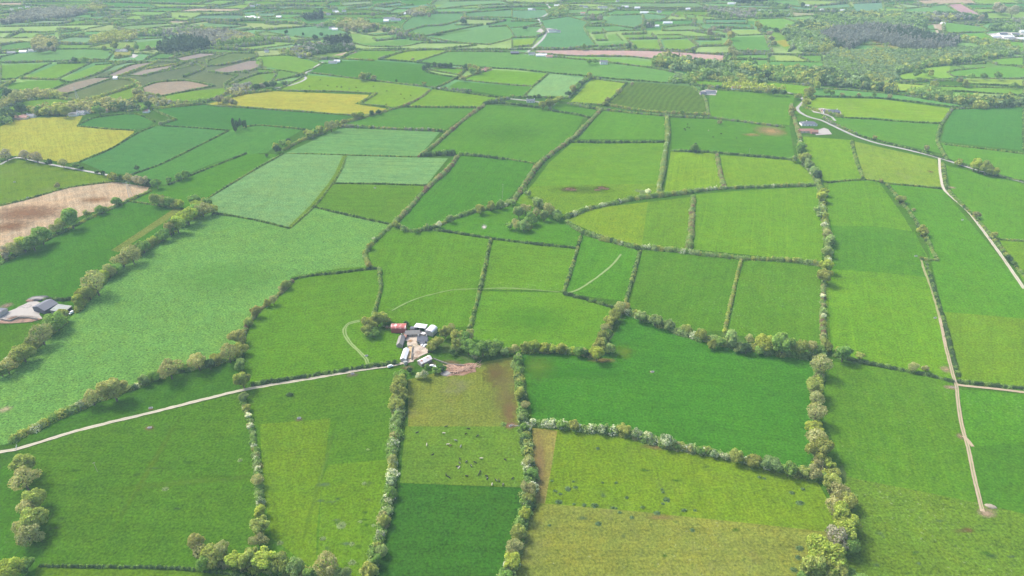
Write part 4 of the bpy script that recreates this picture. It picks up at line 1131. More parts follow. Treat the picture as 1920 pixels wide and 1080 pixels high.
T("in the round copse", "985,387,26,t 973,396,26,s 1010,383,30,s 1028,391,28,t 995,406,30,g 982,418,28,s 968,419,22,t 955,422,16,g 1043,396,22,s 1045,405,18,g 1020,403,22,s 990,424,18,o 960,377,16,s 985,357,13,g 1005,396,24,t")
T("in the green field with brown patches", "1216,357,14,w 990,362,14,s")
T("in the curving hedge under the dark field", "740,418,16,o 755,426,14,s 800,424,14,s 822,418,16,w 845,407,20,s 900,388,24,o 920,383,22,o 938,382,18,s 700,447,8,w 692,460,14,o 780,430,14,g")
T("left of the large pale meadow", "378,390,30,t 395,388,26,o 388,378,20,g 350,402,34,y 362,394,26,g 330,418,34,y 338,410,24,o 318,428,24,u 322,424,26,g 302,438,26,g 290,446,18,y 280,452,18,o 266,458,30,g 254,466,22,u 246,476,34,t 228,484,30,t 215,500,24,g 203,508,24,t 195,515,20,y 208,512,16,t 178,532,42,t 165,548,28,o 146,563,26,y 150,552,20,o")
T("below the grey farm at the left edge", "103,599,40,g 115,592,24,o 75,626,42,t 90,615,26,o 40,660,38,o 28,670,26,t 55,648,24,o 12,688,28,t 0,695,24,g 20,678,16,w")
T("on the hedge below the ploughed field", "217,376,18,g 188,390,20,g 160,399,14,t 132,412,32,g 115,420,20,o 102,426,22,t 75,440,34,g 58,450,36,g 42,458,28,y 25,466,24,t 8,472,20,m 10,480,16,m")
T("in the row above the bare headland strip", "295,371,28,o 306,376,20,t 316,378,20,g 327,380,18,o 337,382,16,y 362,370,26,g 370,380,26,y 385,376,18,o")
T("near the poplar lane corner", "293,343,20,g 212,331,16,o 225,334,14,d 240,334,18,t 255,336,20,m 268,338,20,m 278,340,14,d 316,336,14,g 335,330,16,g 347,325,18,g")
T("along the lane left of the ploughed field", "10,291,18,m 46,292,18,m 58,294,16,t 68,295,20,m 93,304,12,d 117,305,18,t 140,308,16,g 152,314,8,d 182,322,8,d 193,325,10,d 108,347,12,t 256,315,10,d 40,290,12,m")
T("along the hedge past the upper yellow stubble", "500,290,8,d 530,268,16,g 520,278,16,d 516,272,14,o 540,262,12,d 580,250,16,o 588,246,14,g 601,241,16,o 620,235,20,t 632,231,14,o 645,226,14,t 665,215,14,o 675,213,14,y 697,211,12,d 710,208,12,d 540,266,12,y 575,245,14,o")
T("in the big field west of the road houses", "1303,275,18,g 1303,272,12,d", group="trees in the hedgerows")
# far trees
T("beside the tree-ringed red house", "795,127,12,d 803,123,10,d 815,121,12,d 825,120,12,d 835,120,12,d 845,121,12,d 873,124,12,d 880,124,14,o 890,127,14,u 897,130,14,o 885,131,14,g 862,140,12,o 868,146,12,t")
T("on the long hedge above the cattle field", "680,142,16,o 690,141,14,g 700,143,14,t 676,143,12,o 743,151,6,d 795,156,10,o 835,164,6,d 876,171,8,d")
T("left of the upper yellow stubble", "407,185,16,m 416,186,14,m 424,188,16,t 434,190,14,m 440,192,12,t 480,162,14,d 490,160,14,m 500,158,14,d 512,157,14,d 533,157,8,d 573,170,6,d")
for x_, y_ in ((437,232),(443,230),(449,229),(455,230),(460,232),(440,238)):
    tree(x_, y_, 7.5, 'd', "in the tall poplar row", tall=2.7, group="poplars in a short row", keep=True)
T("on the hedge beside the pale green field", "1075,165,16,u 1083,160,16,g 1066,172,14,d 1090,156,12,d 1050,183,14,o 1100,148,8,g 1105,141,14,o 1030,190,22,o 1018,195,18,o 1040,188,16,y 1160,171,14,t 1140,185,12,t 1135,191,12,o 1185,157,8,m 1280,210,10,g 1262,210,12,t 1350,228,10,t")
T("beside the road bend", "1497,178,14,o 1510,182,14,y 1515,174,18,o 1512,190,16,o 1522,168,18,o 1532,158,16,y 1485,205,16,u 1483,212,12,t 1550,172,12,g 1561,173,12,g 1579,177,8,t 1610,177,8,t 1640,178,9,g 1669,181,9,t")
T("in front of the far ploughed strip", "990,182,6,d 995,181,6,d 1002,180,8,d 1010,180,9,d 1115,114,10,g 1105,114,12,g 1045,184,10,o")
T("in the fields left of the big wood", "1440,170,12,t 1452,171,14,d 1470,173,12,d 1420,168,10,o 1380,120,10,o 1405,108,8,g 1720,136,16,g 1735,134,12,g 1745,137,12,o 1752,158,14,o 1800,150,12,t 1810,155,14,o 1822,143,12,g 1845,142,12,g 1872,142,14,g 1900,160,12,g")
T("among the far left pastures", "215,86,14,o 195,88,10,o 240,88,10,t 257,88,10,g 278,90,10,t 223,106,12,t 85,92,12,m 75,92,14,m 65,90,12,m 95,86,12,d 100,92,12,m 139,112,10,d 157,112,12,g 38,206,18,d 45,202,16,d 105,205,18,o 120,208,20,o 85,208,16,o 70,205,16,g 135,203,14,t 185,205,18,g 277,196,14,d 272,203,12,g 255,172,16,t 262,180,16,u 280,178,14,t 30,180,22,t 12,175,16,d")
T("among the far centre pastures", "555,85,8,d 598,95,8,d 645,72,6,d 602,64,8,d 536,60,8,d 568,64,6,d 590,68,12,d 774,110,8,t 650,55,12,m 665,54,12,m 685,52,12,m 700,48,12,m 720,55,12,m 735,60,14,m 750,63,14,m 868,35,12,m 868,38,14,d 700,26,10,m 805,28,10,m 790,26,12,m 985,50,10,d 1095,87,12,g 1180,85,12,d 1190,86,10,g 1340,54,10,m 1330,60,14,m 1110,30,12,m 1125,32,14,m 1405,112,8,g")
T("among the far right pastures", "1420,44,14,o 1425,50,12,o 1435,53,12,g 1455,55,10,d 1443,62,12,m 1447,72,12,m 1452,80,12,t 1300,95,8,d 1365,55,16,m 1372,65,16,u 1365,80,16,u 1370,92,16,t 1380,100,14,t 1375,107,12,o 1410,20,14,m 1530,30,14,g 1505,8,10,d 1840,35,12,m 1848,30,10,d 1870,15,16,m 1880,18,16,m 1900,22,18,m")

def build_trees(limit=298):
    order = sorted(SPECS, key=lambda s: -(1e6 if s[1].get("keep") else s[0][2]))
    for a, k in order[:limit]: build_tree(*a, **k)
    Qs = []; Ts = []
    for a, k in order[limit:]:
        px, py, w, typ = a[:4]
        p, r = tree_place(px, py, w)
        Q, t = CROWN_ARR[900 + rnd.randrange(5)]
        th = rnd.uniform(0, 6.28); c_, s_ = math.cos(th), math.sin(th)
        X = np.stack([(Q[..., 0] * c_ - Q[..., 1] * s_) * r + p.x, (Q[..., 0] * s_ + Q[..., 1] * c_) * r + p.y, Q[..., 2] * r * rnd.uniform(.9, 1.1)], -1)
        Qs.append(X); Ts.append(t * np.array(TREE_C[typ][0]) * rnd.uniform(.85, 1.15))
    if Qs: struct(link("small_trees", quad_mesh("small_trees", np.concatenate(Qs), np.concatenate(Ts), LEAF)), "stuff")
build_trees()
print("TREES", len(SPECS), "HEDGES", len(HEDGES), "AUTO", len(AUTO))
# ------------------------------------------------------------------ woods that read as one mass
def wood(name, poly, cols, size, spacing, nq=34, tall=1.0, bare=None, kind="stuff"):
    P = [tuple(at(x, y)[:2]) for x, y in poly]
    x0, x1 = min(p[0] for p in P), max(p[0] for p in P); y0, y1 = min(p[1] for p in P), max(p[1] for p in P)
    pts = []
    y = y0
    while y < y1:
        x = x0
        while x < x1:
            q = (x + rnd.uniform(-.45, .45) * spacing, y + rnd.uniform(-.45, .45) * spacing)
            if inside(q, P): pts.append(q)
            x += spacing
        y += spacing
    if not pts: return
    pts = np.array(pts); n = len(pts)
    R = size * .5 * nrs.uniform(.7, 1.3, n); Hh = R * 2.1 * tall * nrs.uniform(.8, 1.25, n)
    I = np.repeat(np.arange(n), nq); m = len(I)
    th = nrs.uniform(0, 2 * np.pi, m); z = nrs.uniform(0, 1, m)
    if tall > 1.6: r = (1 - z) ** .8 + .05
    else: r = np.sqrt(np.clip(1 - (2 * np.abs(z - .45)) ** 2 * .8, .03, 1))
    C = np.stack([pts[I, 0] + np.cos(th) * r * R[I], pts[I, 1] + np.sin(th) * r * R[I], (.2 + .8 * z) * Hh[I]], 1)
    N = np.stack([np.cos(th) * r, np.sin(th) * r, np.clip(z * 1.6 - .4, -.2, 1)], 1)
    cs = np.array(cols)
    # patches of one kind of tree
    ph = np.sin(pts[:, 0] / 37.0) + np.sin(pts[:, 1] / 51.0 + pts[:, 0] / 90.0) + nrs.normal(0, .6, n)
    ci = np.clip(((ph + 2.2) / 4.4 * len(cs)).astype(int), 0, len(cs) - 1)
    tint = cs[ci][I] * nrs.uniform(.7, 1.3, (m, 1)) * nrs.uniform(.8, 1.2, n)[I][:, None]
    Q = leaf_quads(C, N, size * .34, .5)
    struct(link(name, quad_mesh(name, Q, tint, LEAF)), kind)
GN, DK, OL, TN, MV, CON, PG, YL = K_['g'], K_['d'], K_['o'], K_['t'], (.31,.31,.285), (.080,.125,.078), (.25,.35,.165), K_['y']
# the big wood on the right: broadleaves, conifers greyed by distance haze put into their colour, young plantation, edge
wood("broadleaf_wood", [(1466,60),(1490,50),(1510,42),(1535,35),(1580,28),(1650,26),(1700,28),(1740,33),(1735,45),(1732,66),(1700,55),(1640,50),(1560,55),(1535,70),(1560,80),(1565,92),(1540,100),(1500,100),(1480,85)], [GN, DK, PG, GN, PG, OL, DK], 10, 8.0)
wood("conifer_wood", [(1535,70),(1560,56),(1640,51),(1700,56),(1732,66),(1760,72),(1800,76),(1790,90),(1740,95),(1690,92),(1665,84),(1630,76),(1612,84),(1600,96),(1565,92)], [(.26,.28,.265), (.23,.245,.235), (.275,.275,.26), CON], 7, 6.0, tall=1.7)
wood("young_plantation", [(1560,94),(1600,97),(1660,96),(1740,97),(1800,92),(1850,90),(1905,95),(1895,104),(1815,118),(1730,124),(1680,138),(1680,150),(1662,158),(1600,148),(1545,132),(1545,112)], [PG, GN, (.19,.28,.13), PG, OL, PG], 6, 5.4)
wood("mixed_wood_edge", [(1230,112),(1262,110),(1290,116),(1335,122),(1380,127),(1440,131),(1500,134),(1545,134),(1600,150),(1662,160),(1680,172),(1672,178),(1640,171),(1600,166),(1527,160),(1440,151),(1390,145),(1360,150),(1320,148),(1300,138),(1260,132),(1222,125)], [DK, GN, PG, DK, OL, GN], 11, 8.5)
wood("mixed_wood_edge", [(1690,172),(1750,172),(1790,184),(1840,190),(1920,186),(1920,202),(1830,205),(1790,196),(1720,184)], [GN, PG, DK, OL, GN], 9, 8)
wood("mixed_wood_edge", [(1802,72),(1877,84),(1910,97),(1895,106),(1815,119),(1740,126),(1690,140),(1680,136),(1730,122),(1815,115),(1880,104),(1850,92)], [GN, PG, OL, GN, DK], 9, 8)
wood("roadside_copse", [(1295,140),(1320,138),(1360,142),(1400,148),(1440,155),(1400,160),(1365,156),(1330,150),(1290,158),(1250,157),(1265,148)], [OL, GN, PG, GN], 8, 8)
wood("roadside_copse", [(1365,158),(1400,160),(1440,164),(1470,170),(1440,175),(1400,172),(1350,166)], [YL, OL, GN, GN], 7, 7)
wood("conifer_wood", [(297,97),(310,87),(350,79),(392,84),(395,90),(348,100),(312,101)], [CON, (.075,.115,.065)], 9, 6.5, tall=1.8)
wood("conifer_wood", [(570,36),(604,31),(606,36),(575,40)], [(.03,.05,.05), CON], 9, 7, tall=1.7)
wood("conifer_wood", [(605,80),(640,76),(660,78),(658,86),(620,90)], [CON, (.04,.06,.04)], 8, 6.5, tall=1.7)
wood("bare_wood", [(325,68),(375,60),(420,60),(475,68),(478,76),(400,80),(360,76)], [MV, (.24,.225,.195), MV, TN], 8, 7)
wood("bare_wood", [(400,80),(478,75),(545,75),(555,78),(508,78),(430,83),(398,88),(390,82)], [OL, MV, GN], 8, 8)
wood("bare_wood", [(5,43),(30,30),(65,21),(110,22),(165,24),(140,33),(50,42),(0,47)], [MV, (.24,.23,.21), MV], 9, 7)
wood("mixed_scrub", [(70,20),(110,15),(165,12),(200,14),(185,22),(110,22)], [OL, TN, GN, MV], 9, 9)
wood("mixed_scrub", [(180,70),(215,64),(320,60),(400,55),(400,60),(320,67),(257,68),(250,76),(170,84)], [OL, TN, GN, MV], 9, 8)
wood("mixed_scrub", [(62,92),(64,80),(78,74),(105,76),(108,90),(90,94)], [MV, DK, TN], 10, 8)
wood("mixed_scrub", [(525,100),(580,86),(660,84),(668,92),(650,97),(590,104),(570,110)], [GN, OL, MV, DK], 8, 8)
wood("mixed_scrub", [(630,50),(660,46),(700,50),(745,57),(770,68),(800,72),(800,76),(760,70),(740,63),(700,54),(660,56)], [MV, GN, TN], 9, 8)
wood("mixed_scrub", [(590,52),(640,40),(690,42),(690,48),(640,52)], [MV, GN, TN], 9, 9)
wood("mixed_scrub", [(760,26),(790,18),(820,22),(808,28),(775,32)], [MV, TN, GN], 10, 9)
wood("mixed_scrub", [(1040,18),(1065,14),(1062,30),(1035,32),(1030,24)], [GN, OL, DK], 9, 8)
wood("mixed_scrub", [(1210,46),(1225,46),(1222,53),(1208,52)], [DK, MV], 9, 7)
wood("mixed_scrub", [(1320,18),(1360,20),(1480,28),(1470,33),(1400,35),(1340,30)], [MV, GN, DK, OL], 9, 9)
wood("mixed_scrub", [(1400,8),(1460,10),(1480,16),(1470,18),(1440,12)], [MV, DK, GN], 9, 9)
wood("conifer_wood", [(1375,2),(1410,-2),(1440,3),(1410,8),(1380,8)], [(.04,.05,.06), CON], 9, 8, tall=1.6)
wood("mixed_scrub", [(1690,30),(1760,28),(1830,33),(1845,36),(1760,40),(1700,36)], [GN, DK, MV, OL], 9, 8)
wood("mixed_scrub", [(1850,58),(1870,44),(1920,40),(1920,60),(1885,60)], [MV, GN, DK], 9, 9)
wood("mixed_scrub", [(0,196),(60,172),(120,176),(130,184),(60,186),(0,204)], [GN, OL, TN], 8, 8)
wood("mixed_scrub", [(60,210),(120,200),(190,190),(250,196),(260,206),(180,212),(110,217),(60,217)], [GN, OL, TN, DK], 9, 8)
wood("mixed_scrub", [(0,236),(0,216),(20,210),(35,222),(15,236)], [GN, DK, OL], 9, 8)
wood("mixed_scrub", [(425,172),(470,160),(482,172),(440,182)], [TN, MV, GN], 8, 8)
wood("mixed_scrub", [(255,160),(262,152),(270,180),(330,196),(390,191),(385,196),(300,200),(258,188)], [GN, TN, MV], 7, 8)
for pts in ([(790,100),(830,95),(850,90)],[(960,130),(1030,137)]): pass

# ------------------------------------------------------------------ buildings
WALLM = mat("white_render", (.82,.81,.78,1), .9, .08, .5)
GREYWALL = mat("grey_render", (.40,.38,.36,1), .9, .2, .6)
STONE = mat("rubble_stone", (.27,.25,.22,1), .95, .4, 1.2)
SLATE = mat("slate_roof", (.115,.122,.145,1), .65, .25, .8)
TINWHITE = mat("pale_tin_roof", (.62,.62,.63,1), .5, .12, .25, (.42,.38,.34), (.60,.72), stretch=(1, .3, .3))
TINRUST = mat("rust_streaked_tin", (.62,.58,.56,1), .6, .2, .35, (.36,.14,.09), (.52,.60))
RED = mat("red_tin", (.34,.075,.06,1), .6, .25, .35, (.60,.50,.46), (.47,.58))
REDWALL = mat("red_tin_wall", (.34,.07,.06,1), .7, .2, .6)
GREYTIN = mat("blue_grey_tin", (.08,.086,.112,1), .65, .12, .3)
MOSSTIN = mat("mossy_tin", (.22,.24,.225,1), .7, .25, .3, (.15,.17,.12), (.5, .65))
DARK = mat("shadowed_interior", (.035,.033,.03,1), .9, .2, 1)  # even dark wall colour of the garage and far shed
TILE = mat("red_tile_roof", (.34,.17,.13,1), .8, .2, .7)
OLDTHATCH = mat("grey_thatch", (.23,.215,.195,1), .95, .25, .8)
STRAW = mat("straw_bedding", (.42,.30,.15,1), .95, .3, .8)
GLASS = mat("window_glass", (.04,.05,.06,1), .2, .1, 1)
DOORM = mat("painted_door", (.12,.10,.09,1), .6, .2, 1)
BRICK = mat("brick_wall", (.36,.19,.14,1), .9, .25, 1.2)
CREAM = mat("cream_render", (.66,.58,.46,1), .9, .15, .6)
STEEL = mat("galvanised_steel", (.45,.46,.47,1), .45, .2, 1)
RUBBER = mat("black_rubber", (.02,.02,.02,1), .8, .2, 1)
CARW = mat("white_paintwork", (.78,.78,.78,1), .3, .05, 1)
POLYTHENE = mat("black_polythene", (.016,.016,.022,1), .5, .4, .7)
def gable_prof(W, wh, rh, t=0.0): return [(-W / 2, 0), (W / 2, 0), (W / 2, wh), (0, wh + rh), (-W / 2, wh)]
def building(name, label, cat, p0, p1, W, wh, rh, kind="gable", wall=WALLM, roof=SLATE, chim=0, wins=0, door=False, group=None, open_side=None, half=False, zpix=None, L=None):
    """p0,p1: the two ends of the ridge as seen in the photograph"""
    zt = (wh + rh) if zpix is None else zpix
    a, b = at(p0[0], p0[1], zt), at(p1[0], p1[1], zt)
    d = b - a; ln = d.length if L is None else L; c = (a + b) / 2
    root = link(name, None); root.location = (c.x, c.y, .0); root.rotation_euler.z = math.atan2(d.y, d.x)
    tag(root, label, cat, group)
    h = ln / 2
    # walls
    mb = MB()
    if open_side is not None:
        t = .2; s = open_side
        prof = gable_prof(W, wh, rh) if kind == "gable" else [(-W / 2, 0), (W / 2, 0), (W / 2, wh), (-W / 2, wh)]
        if kind == "barrel": prof = [(-W/2,0),(W/2,0)] + [(W/2*math.cos(x), wh + rh*math.sin(x)) for x in [math.pi*i/8 for i in range(9)]]
        mb.prism(prof, -h, -h + t); mb.prism(prof, h - t, h)
        mb.box(-h + t, h - t, *( (W / 2 - t, W / 2) if s < 0 else (-W / 2, -W / 2 + t)), 0, wh)
        n = max(2, int(ln / 5))
        for i in range(1, n):
            x = -h + ln * i / n
            mb.box(x - .12, x + .12, *( (-W / 2 + .02, -W / 2 + .26) if s < 0 else (W / 2 - .26, W / 2 - .02)), 0, wh)
    elif kind == "gable": mb.prism(gable_prof(W, wh, rh), -h, h)
    elif kind == "hip": mb.box(-h, h, -W / 2, W / 2, 0, wh)
    elif kind == "barrel": mb.prism([(-W/2,0),(W/2,0)] + [(W/2*math.cos(x), wh + rh*math.sin(x)) for x in [math.pi*i/10 for i in range(11)]], -h, h)
    else: mb.prism([(-W / 2, 0), (W / 2, 0), (W / 2, wh), (-W / 2, wh + rh)], -h, h)
    mb.build("wall", wall, root)
    # roof
    rb = MB(); o = .35; t = .16; e = .02
    if kind == "gable":
        s = rh / (W / 2)
        for sg in (1, -1):
            y1 = sg * (W / 2 + o); z1 = wh - s * o
            rb.prism([(0, wh + rh + e), (0, wh + rh + e + t), (y1, z1 + e + t), (y1, z1 + e)], -h - o, h + o)
    elif kind == "hip":
        k = min(W / 2, h * .7); z0 = wh + e
        rb.add([(-h-o,-W/2-o,z0),(h+o,-W/2-o,z0),(h+o,W/2+o,z0),(-h-o,W/2+o,z0),(-h+k,0,wh+rh),(h-k,0,wh+rh)], [(0,1,5,4),(1,2,5),(2,3,4,5),(3,0,4),(3,2,1,0)])
    elif kind == "barrel":
        A = [math.pi * i / 14 for i in range(15)]
        inn = [((W/2+.03)*math.cos(x), wh + (rh+.03)*math.sin(x)) for x in A]; outl = [((W/2+.18)*math.cos(x), wh + (rh+.18)*math.sin(x)) for x in A]
        rb.prism(outl + inn[::-1], -h - .2, h + .2)
    else:
        s = rh / W
        rb.prism([(-W/2-o, wh+rh+s*o+e), (W/2+o, wh-s*o+e), (W/2+o, wh-s*o+e+t), (-W/2-o, wh+rh+s*o+e+t)], -h - o, h + o)
    ro = rb.build("roof", roof, root)
    for i in range(chim):
        x = (-h + .7) if i == 0 else (h - .7 if i == 1 else 0)
        if kind == "hip": x = (-h * .3, h * .3, 0)[i]
        cb = MB().box(x - .45, x + .45, -.35, .35, wh + rh - .5, wh + rh + 1.1); cb.box(x - .52, x + .52, -.42, .42, wh + rh + 1.1, wh + rh + 1.3)
        cb.build("chimney", wall, ro)
    for sgn in (-1, 1):
        for i in range(wins):
            if wins > 1 and door and sgn < 0 and i == wins // 2: continue
            x = -h + ln * (i + .5) / wins
            for z in ([1.6] if wh < 4.5 else [1.5, 4.1]):
                ys = sorted((sgn * W / 2 - .02 * sgn, sgn * (W / 2 + .05)))
                MB().box(x - .55, x + .55, ys[0], ys[1], z - .6, z + .6).build("window", GLASS, root)
    if door:
        MB().box(-.5, .5, -W / 2 - .06, -W / 2 + .02, 0, 2.1).build("door", DOORM, root)
    return root
B = building
# the farmyard
B("hay_barn", "red corrugated hay barn with a patchy faded roof, left of the farmyard", "barn", (733.5,609.5), (761,609), 7.2, 4.2, 1.6, "barrel", REDWALL, RED)
B("open_shed", "white-roofed open shed with a dark front behind the farmhouse", "shed", (779,609), (798.5,611.5), 6.5, 4.2, .7, "mono", GREYWALL, TINWHITE, open_side=-1)
B("barrel_barn", "white barrel-roofed barn at the top right corner of the farmyard", "barn", (803.5,619.5), (813,609.8), 7.0, 3.6, 2.0, "barrel", GREYWALL, TINWHITE)
B("stone_outhouse", "grey-roofed stone outhouse row between the red barn and farmhouse", "outhouse", (760,620), (787,619), 5.2, 2.8, 2.0, "gable", STONE, OLDTHATCH, door=True, wins=3)
B("farmhouse", "slate-roofed farmhouse with two chimneys beside the yard", "house", (783,630), (801.5,630.5), 6.2, 3.6, 2.4, "gable", GREYWALL, SLATE, chim=2, wins=4, door=True)
B("porch_annex", "small slate annexe in front of the farmhouse", "annexe", (788,639.5), (796,640), 3.0, 2.2, 1.0, "gable", GREYWALL, SLATE)
B("stone_cottage", "ruined long stone cottage with a grey roof left of the yard", "cottage", (753.3,627), (748.5,643), 5.0, 2.6, 2.2, "gable", STONE, OLDTHATCH, chim=1)
B("long_shed", "long narrow pale-roofed shed on the left of the yard", "shed", (762,652), (755.5,671), 4.2, 3.0, 1.2, "gable", GREYWALL, TINWHITE)
B("rusty_shed", "white tin shed with rust streaks by the yard entrance", "shed", (786,677), (806,667), 5.4, 3.0, 1.4, "gable", STONE, TINRUST)
B("lean_to", "small rusty lean-to behind the farmhouse chimneys", "lean-to", (790,623.5), (797,625), 3.4, 2.2, .6, "mono", STONE, TINRUST)
B("lean_to", "low dark lean-to between outhouse and open shed", "lean-to", (770,613.5), (777,614), 3.6, 2.4, .6, "mono", GREYWALL, GREYTIN)
B("brick_store", "little brick store at the left end of the outhouse row", "store", (757.5,628), (762,628.5), 3.2, 2.2, 1.0, "gable", BRICK, TILE)
B("tin_store", "small grey tin store at the yard's lower left corner", "store", (757,678), (762,676.5), 3.0, 2.2, .7, "mono", GREYWALL, MOSSTIN)
def pen():
    a, b = at(769.5, 651), at(766.5, 674); c = (a + b) / 2; d = b - a; h = d.length / 2
    root = link("cattle_pen", None); root.location = (c.x, c.y, 0); root.rotation_euler.z = math.atan2(d.y, d.x)
    tag(root, "straw-floored walled cattle pen beside the long narrow shed", "pen")
    MB().box(-h + .25, h - .25, -1.75, 1.75, .2, 1.1).build("straw_bed", STRAW, root)
    w = MB(); w.box(-h, h, -2.05, -1.75, 0, 1.6); w.box(-h, h, 1.75, 2.05, 0, 2.0); w.box(-h, -h + .25, -1.75, 1.75, 0, 1.8)
    w.build("wall", STONE, root)
pen()
# the grey farm at the left edge
B("cattle_shed", "large blue-grey cattle shed at the left edge farm", "shed", (95.5,561), (70,574.5), 15.5, 4.5, 2.6, "gable", GREYTIN, GREYTIN)
B("lean_shed", "low mossy grey shed beside the large blue-grey one", "shed", (121,571.5), (107,582.5), 13.0, 3.6, .9, "mono", STONE, MOSSTIN, open_side=1)
B("grey_shed", "grey shed cut by the left edge of the picture", "shed", (-12,580), (4,582), 10, 3.5, 1.5, "gable", GREYWALL, GREYTIN)
def mound(name, label, cat, px, py, rx, ry, h, m, ang=0, ragged=.25):
    c = at(px, py); bm = bmesh.new()
    bmesh.ops.create_icosphere(bm, subdivisions=3, radius=1)
    r = random.Random(int(px * 7))
    for v in bm.verts:
        k = 1 + r.uniform(-ragged, ragged) * .4
        v.co = Vector((v.co.x * rx * k, v.co.y * ry * k, max(v.co.z, -.05) * h * k))
    me = bpy.data.meshes.new(name); bm.to_mesh(me); bm.free(); me.materials.append(m)
    for p in me.polygons: p.use_smooth = True
    o = link(name, me); o.location = (c.x, c.y, .22); o.rotation_euler.z = ang
    return tag(o, label, cat)
mound("silage_clamp", "black plastic covered silage clamp behind the blue-grey shed", "silage clamp", 74, 560.5, 10, 4.5, 2.2, POLYTHENE, .1)
mound("soil_heap", "brown heap of soil beside the black silage clamp", "heap", 62, 563.5, 6, 2.6, 1.2, EARTH, .2)
def sticks(name, label, cat, px, py, rx, ry, n, ln, m, ang):
    c = at(px, py); b = MB(); r = random.Random(int(px))
    for i in range(n):
        x, y = r.gauss(0, rx * .45), r.gauss(0, ry * .45); z = .25 + r.uniform(0, .9) * max(0, 1 - (x / rx) ** 2)
        a = r.gauss(0, .5); q = ln * r.uniform(.5, 1.2) / 2
        b.tube((x - math.cos(a) * q, y - math.sin(a) * q, z), (x + math.cos(a) * q, y + math.sin(a) * q, z + r.uniform(-.2, .3)), .22, .12, 5)
    o = b.build(name, m); o.location = (c.x, c.y, .30); o.rotation_euler.z = ang
    return tag(o, label, cat)
TIMBER = mat("split_timber", (.55,.36,.25,1), .9, .4, 1.5)
sticks("log_pile", "long pale pile of felled branches in the bare plot", "log pile", 870, 693, 14, 3.2, 90, 5, TIMBER, .45)
sticks("log_pile", "smaller pale branch pile at the left of the bare plot", "log pile", 850, 690, 6, 2.4, 36, 4, TIMBER, -.3)
sticks("scrap_heap", "rusty scrap heap between the red barn and outhouse", "scrap heap", 764, 629, 4, 2, 26, 2.5, mat("rusty_scrap", (.30,.17,.11,1), .9, .4, 2), .2)
sticks("scrap_heap", "rusty scrap heap behind the red hay barn's left end", "scrap heap", 727, 615, 3, 2, 16, 2, mat("rusty_scrap", (.30,.17,.11,1)), .2)
def bale(px, py, label, m):
    c = at(px, py); b = MB(); b.tube((-.6, 0, .62), (.6, 0, .62), .62, .62, 14)
    o = b.build("round_bale", m, bevel=.06); o.location = (c.x, c.y, .42); o.rotation_euler.z = rnd.uniform(0, 3)
    tag(o, label, "bale", "round bales in the yards")
WRAP = mat("silage_wrap", (.03,.032,.03,1), .35, .2, 1)
for k, (bx, by) in enumerate([(756,646),(755,648.5),(754,651),(803,661),(806,660),(809,661.5)]): bale(bx, by, "black round bale left of the yard" if k < 3 else "black round bale right of the yard", WRAP)
mound("stone_heap", "pale stone heap at the bottom end of the dirt lane", "heap", 1857, 950, 3.5, 1.8, .9, mat("pale_stone", (.26,.22,.16,1), .9, .3, 1), -.3)
mound("rubble_heap", "grey rubble heap at the lower end of the bare plot", "heap", 836, 701, 4, 3, 1.0, STONE)
def wall_run(label, pts, h, w=.35, m=STONE, name="farm_wall"):
    P = [at(x, y, h) for x, y in pts]; mb = MB()
    for a, b in zip(P, P[1:]):
        d = (b - a); n = Vector((-d.y, d.x, 0)).normalized() * w / 2; z0 = Vector((0, 0, 0))
        q = [a - n, b - n, b + n, a + n]
        mb.add([(v.x, v.y, 0) for v in q] + [(v.x, v.y, h) for v in q], [(0,3,2,1),(4,5,6,7),(0,1,5,4),(1,2,6,5),(2,3,7,6),(3,0,4,7)])
    return tag(mb.build(name, m), label, "wall")
wall_run("stepped retaining wall in front of the pale left yard", [(0,597),(18,600),(33,594),(52,594),(70,597)], 1.8)
wall_run("stone wall enclosing the bare plot beside the farmyard", [(812,671),(830,678),(842,682),(870,684)], 1.2)
wall_run("yard wall from the pen to the yard entrance", [(771,652),(773.5,662),(772,673)], 1.6, .3)

def small_house(px, py, L, label, roof=SLATE, wall=WALLM, W=8, wh=3, rh=2.6, ang=0, kind="gable", chim=2, cat="house", name="house", group=None, wins=0, door=False):
    s = mpp(py); c = at(px, py, 0)
    z = wh + rh
    c = at(px, py, z * .6); dx = math.cos(ang) * L / 2; dy = math.sin(ang) * L / 2
    a = pix((c.x - dx, c.y - dy, z * .6)); b = pix((c.x + dx, c.y + dy, z * .6))
    return building(name, label, cat, a, b, W, wh, rh, kind, wall, roof, chim=chim, wins=wins, door=door, group=group, zpix=z * .6)
small_house(1556,208,24,"long white bungalow set back above the road bend", W=9, wins=6, door=True)
small_house(1569,209,8,"dark garage at the right end of the long white bungalow", roof=SLATE, wall=DARK, W=7, chim=0, cat="garage", name="garage")
small_house(1543,207.5,7,"small pink shed left of the long white bungalow", roof=TILE, wall=CREAM, W=5, chim=0, cat="shed", name="shed")
small_house(1516,230,24,"white hip-roofed bungalow on the lawn inside the road bend", kind="hip", W=12, rh=3, wins=5, door=True, chim=1)
small_house(1511,244,22,"long reddish farm building below the hip-roofed bungalow", roof=TILE, wall=CREAM, W=7, chim=0, wins=4, cat="farm building", name="farm_building")
small_house(1527,246,10,"brown shed beside the long reddish farm building", roof=TILE, wall=BRICK, W=6, chim=0, cat="shed", name="shed")
small_house(1332,172,18,"slate-roofed bungalow at the corner of the striped tillage field", W=9, wins=5, chim=2)
small_house(1318,174,10,"grey sheds left of the bungalow by the striped tillage field", roof=GREYTIN, wall=GREYWALL, W=8, chim=0, cat="shed", name="shed")
small_house(995,188,14,"small white house beside the road in front of dark conifers", W=7, wins=3, chim=2)
small_house(1270,148,13,"white house among the copse trees above the pale field", W=7, wins=3)
small_house(1380,164,16,"pink-roofed house in the yellow copse", roof=TILE, W=8)
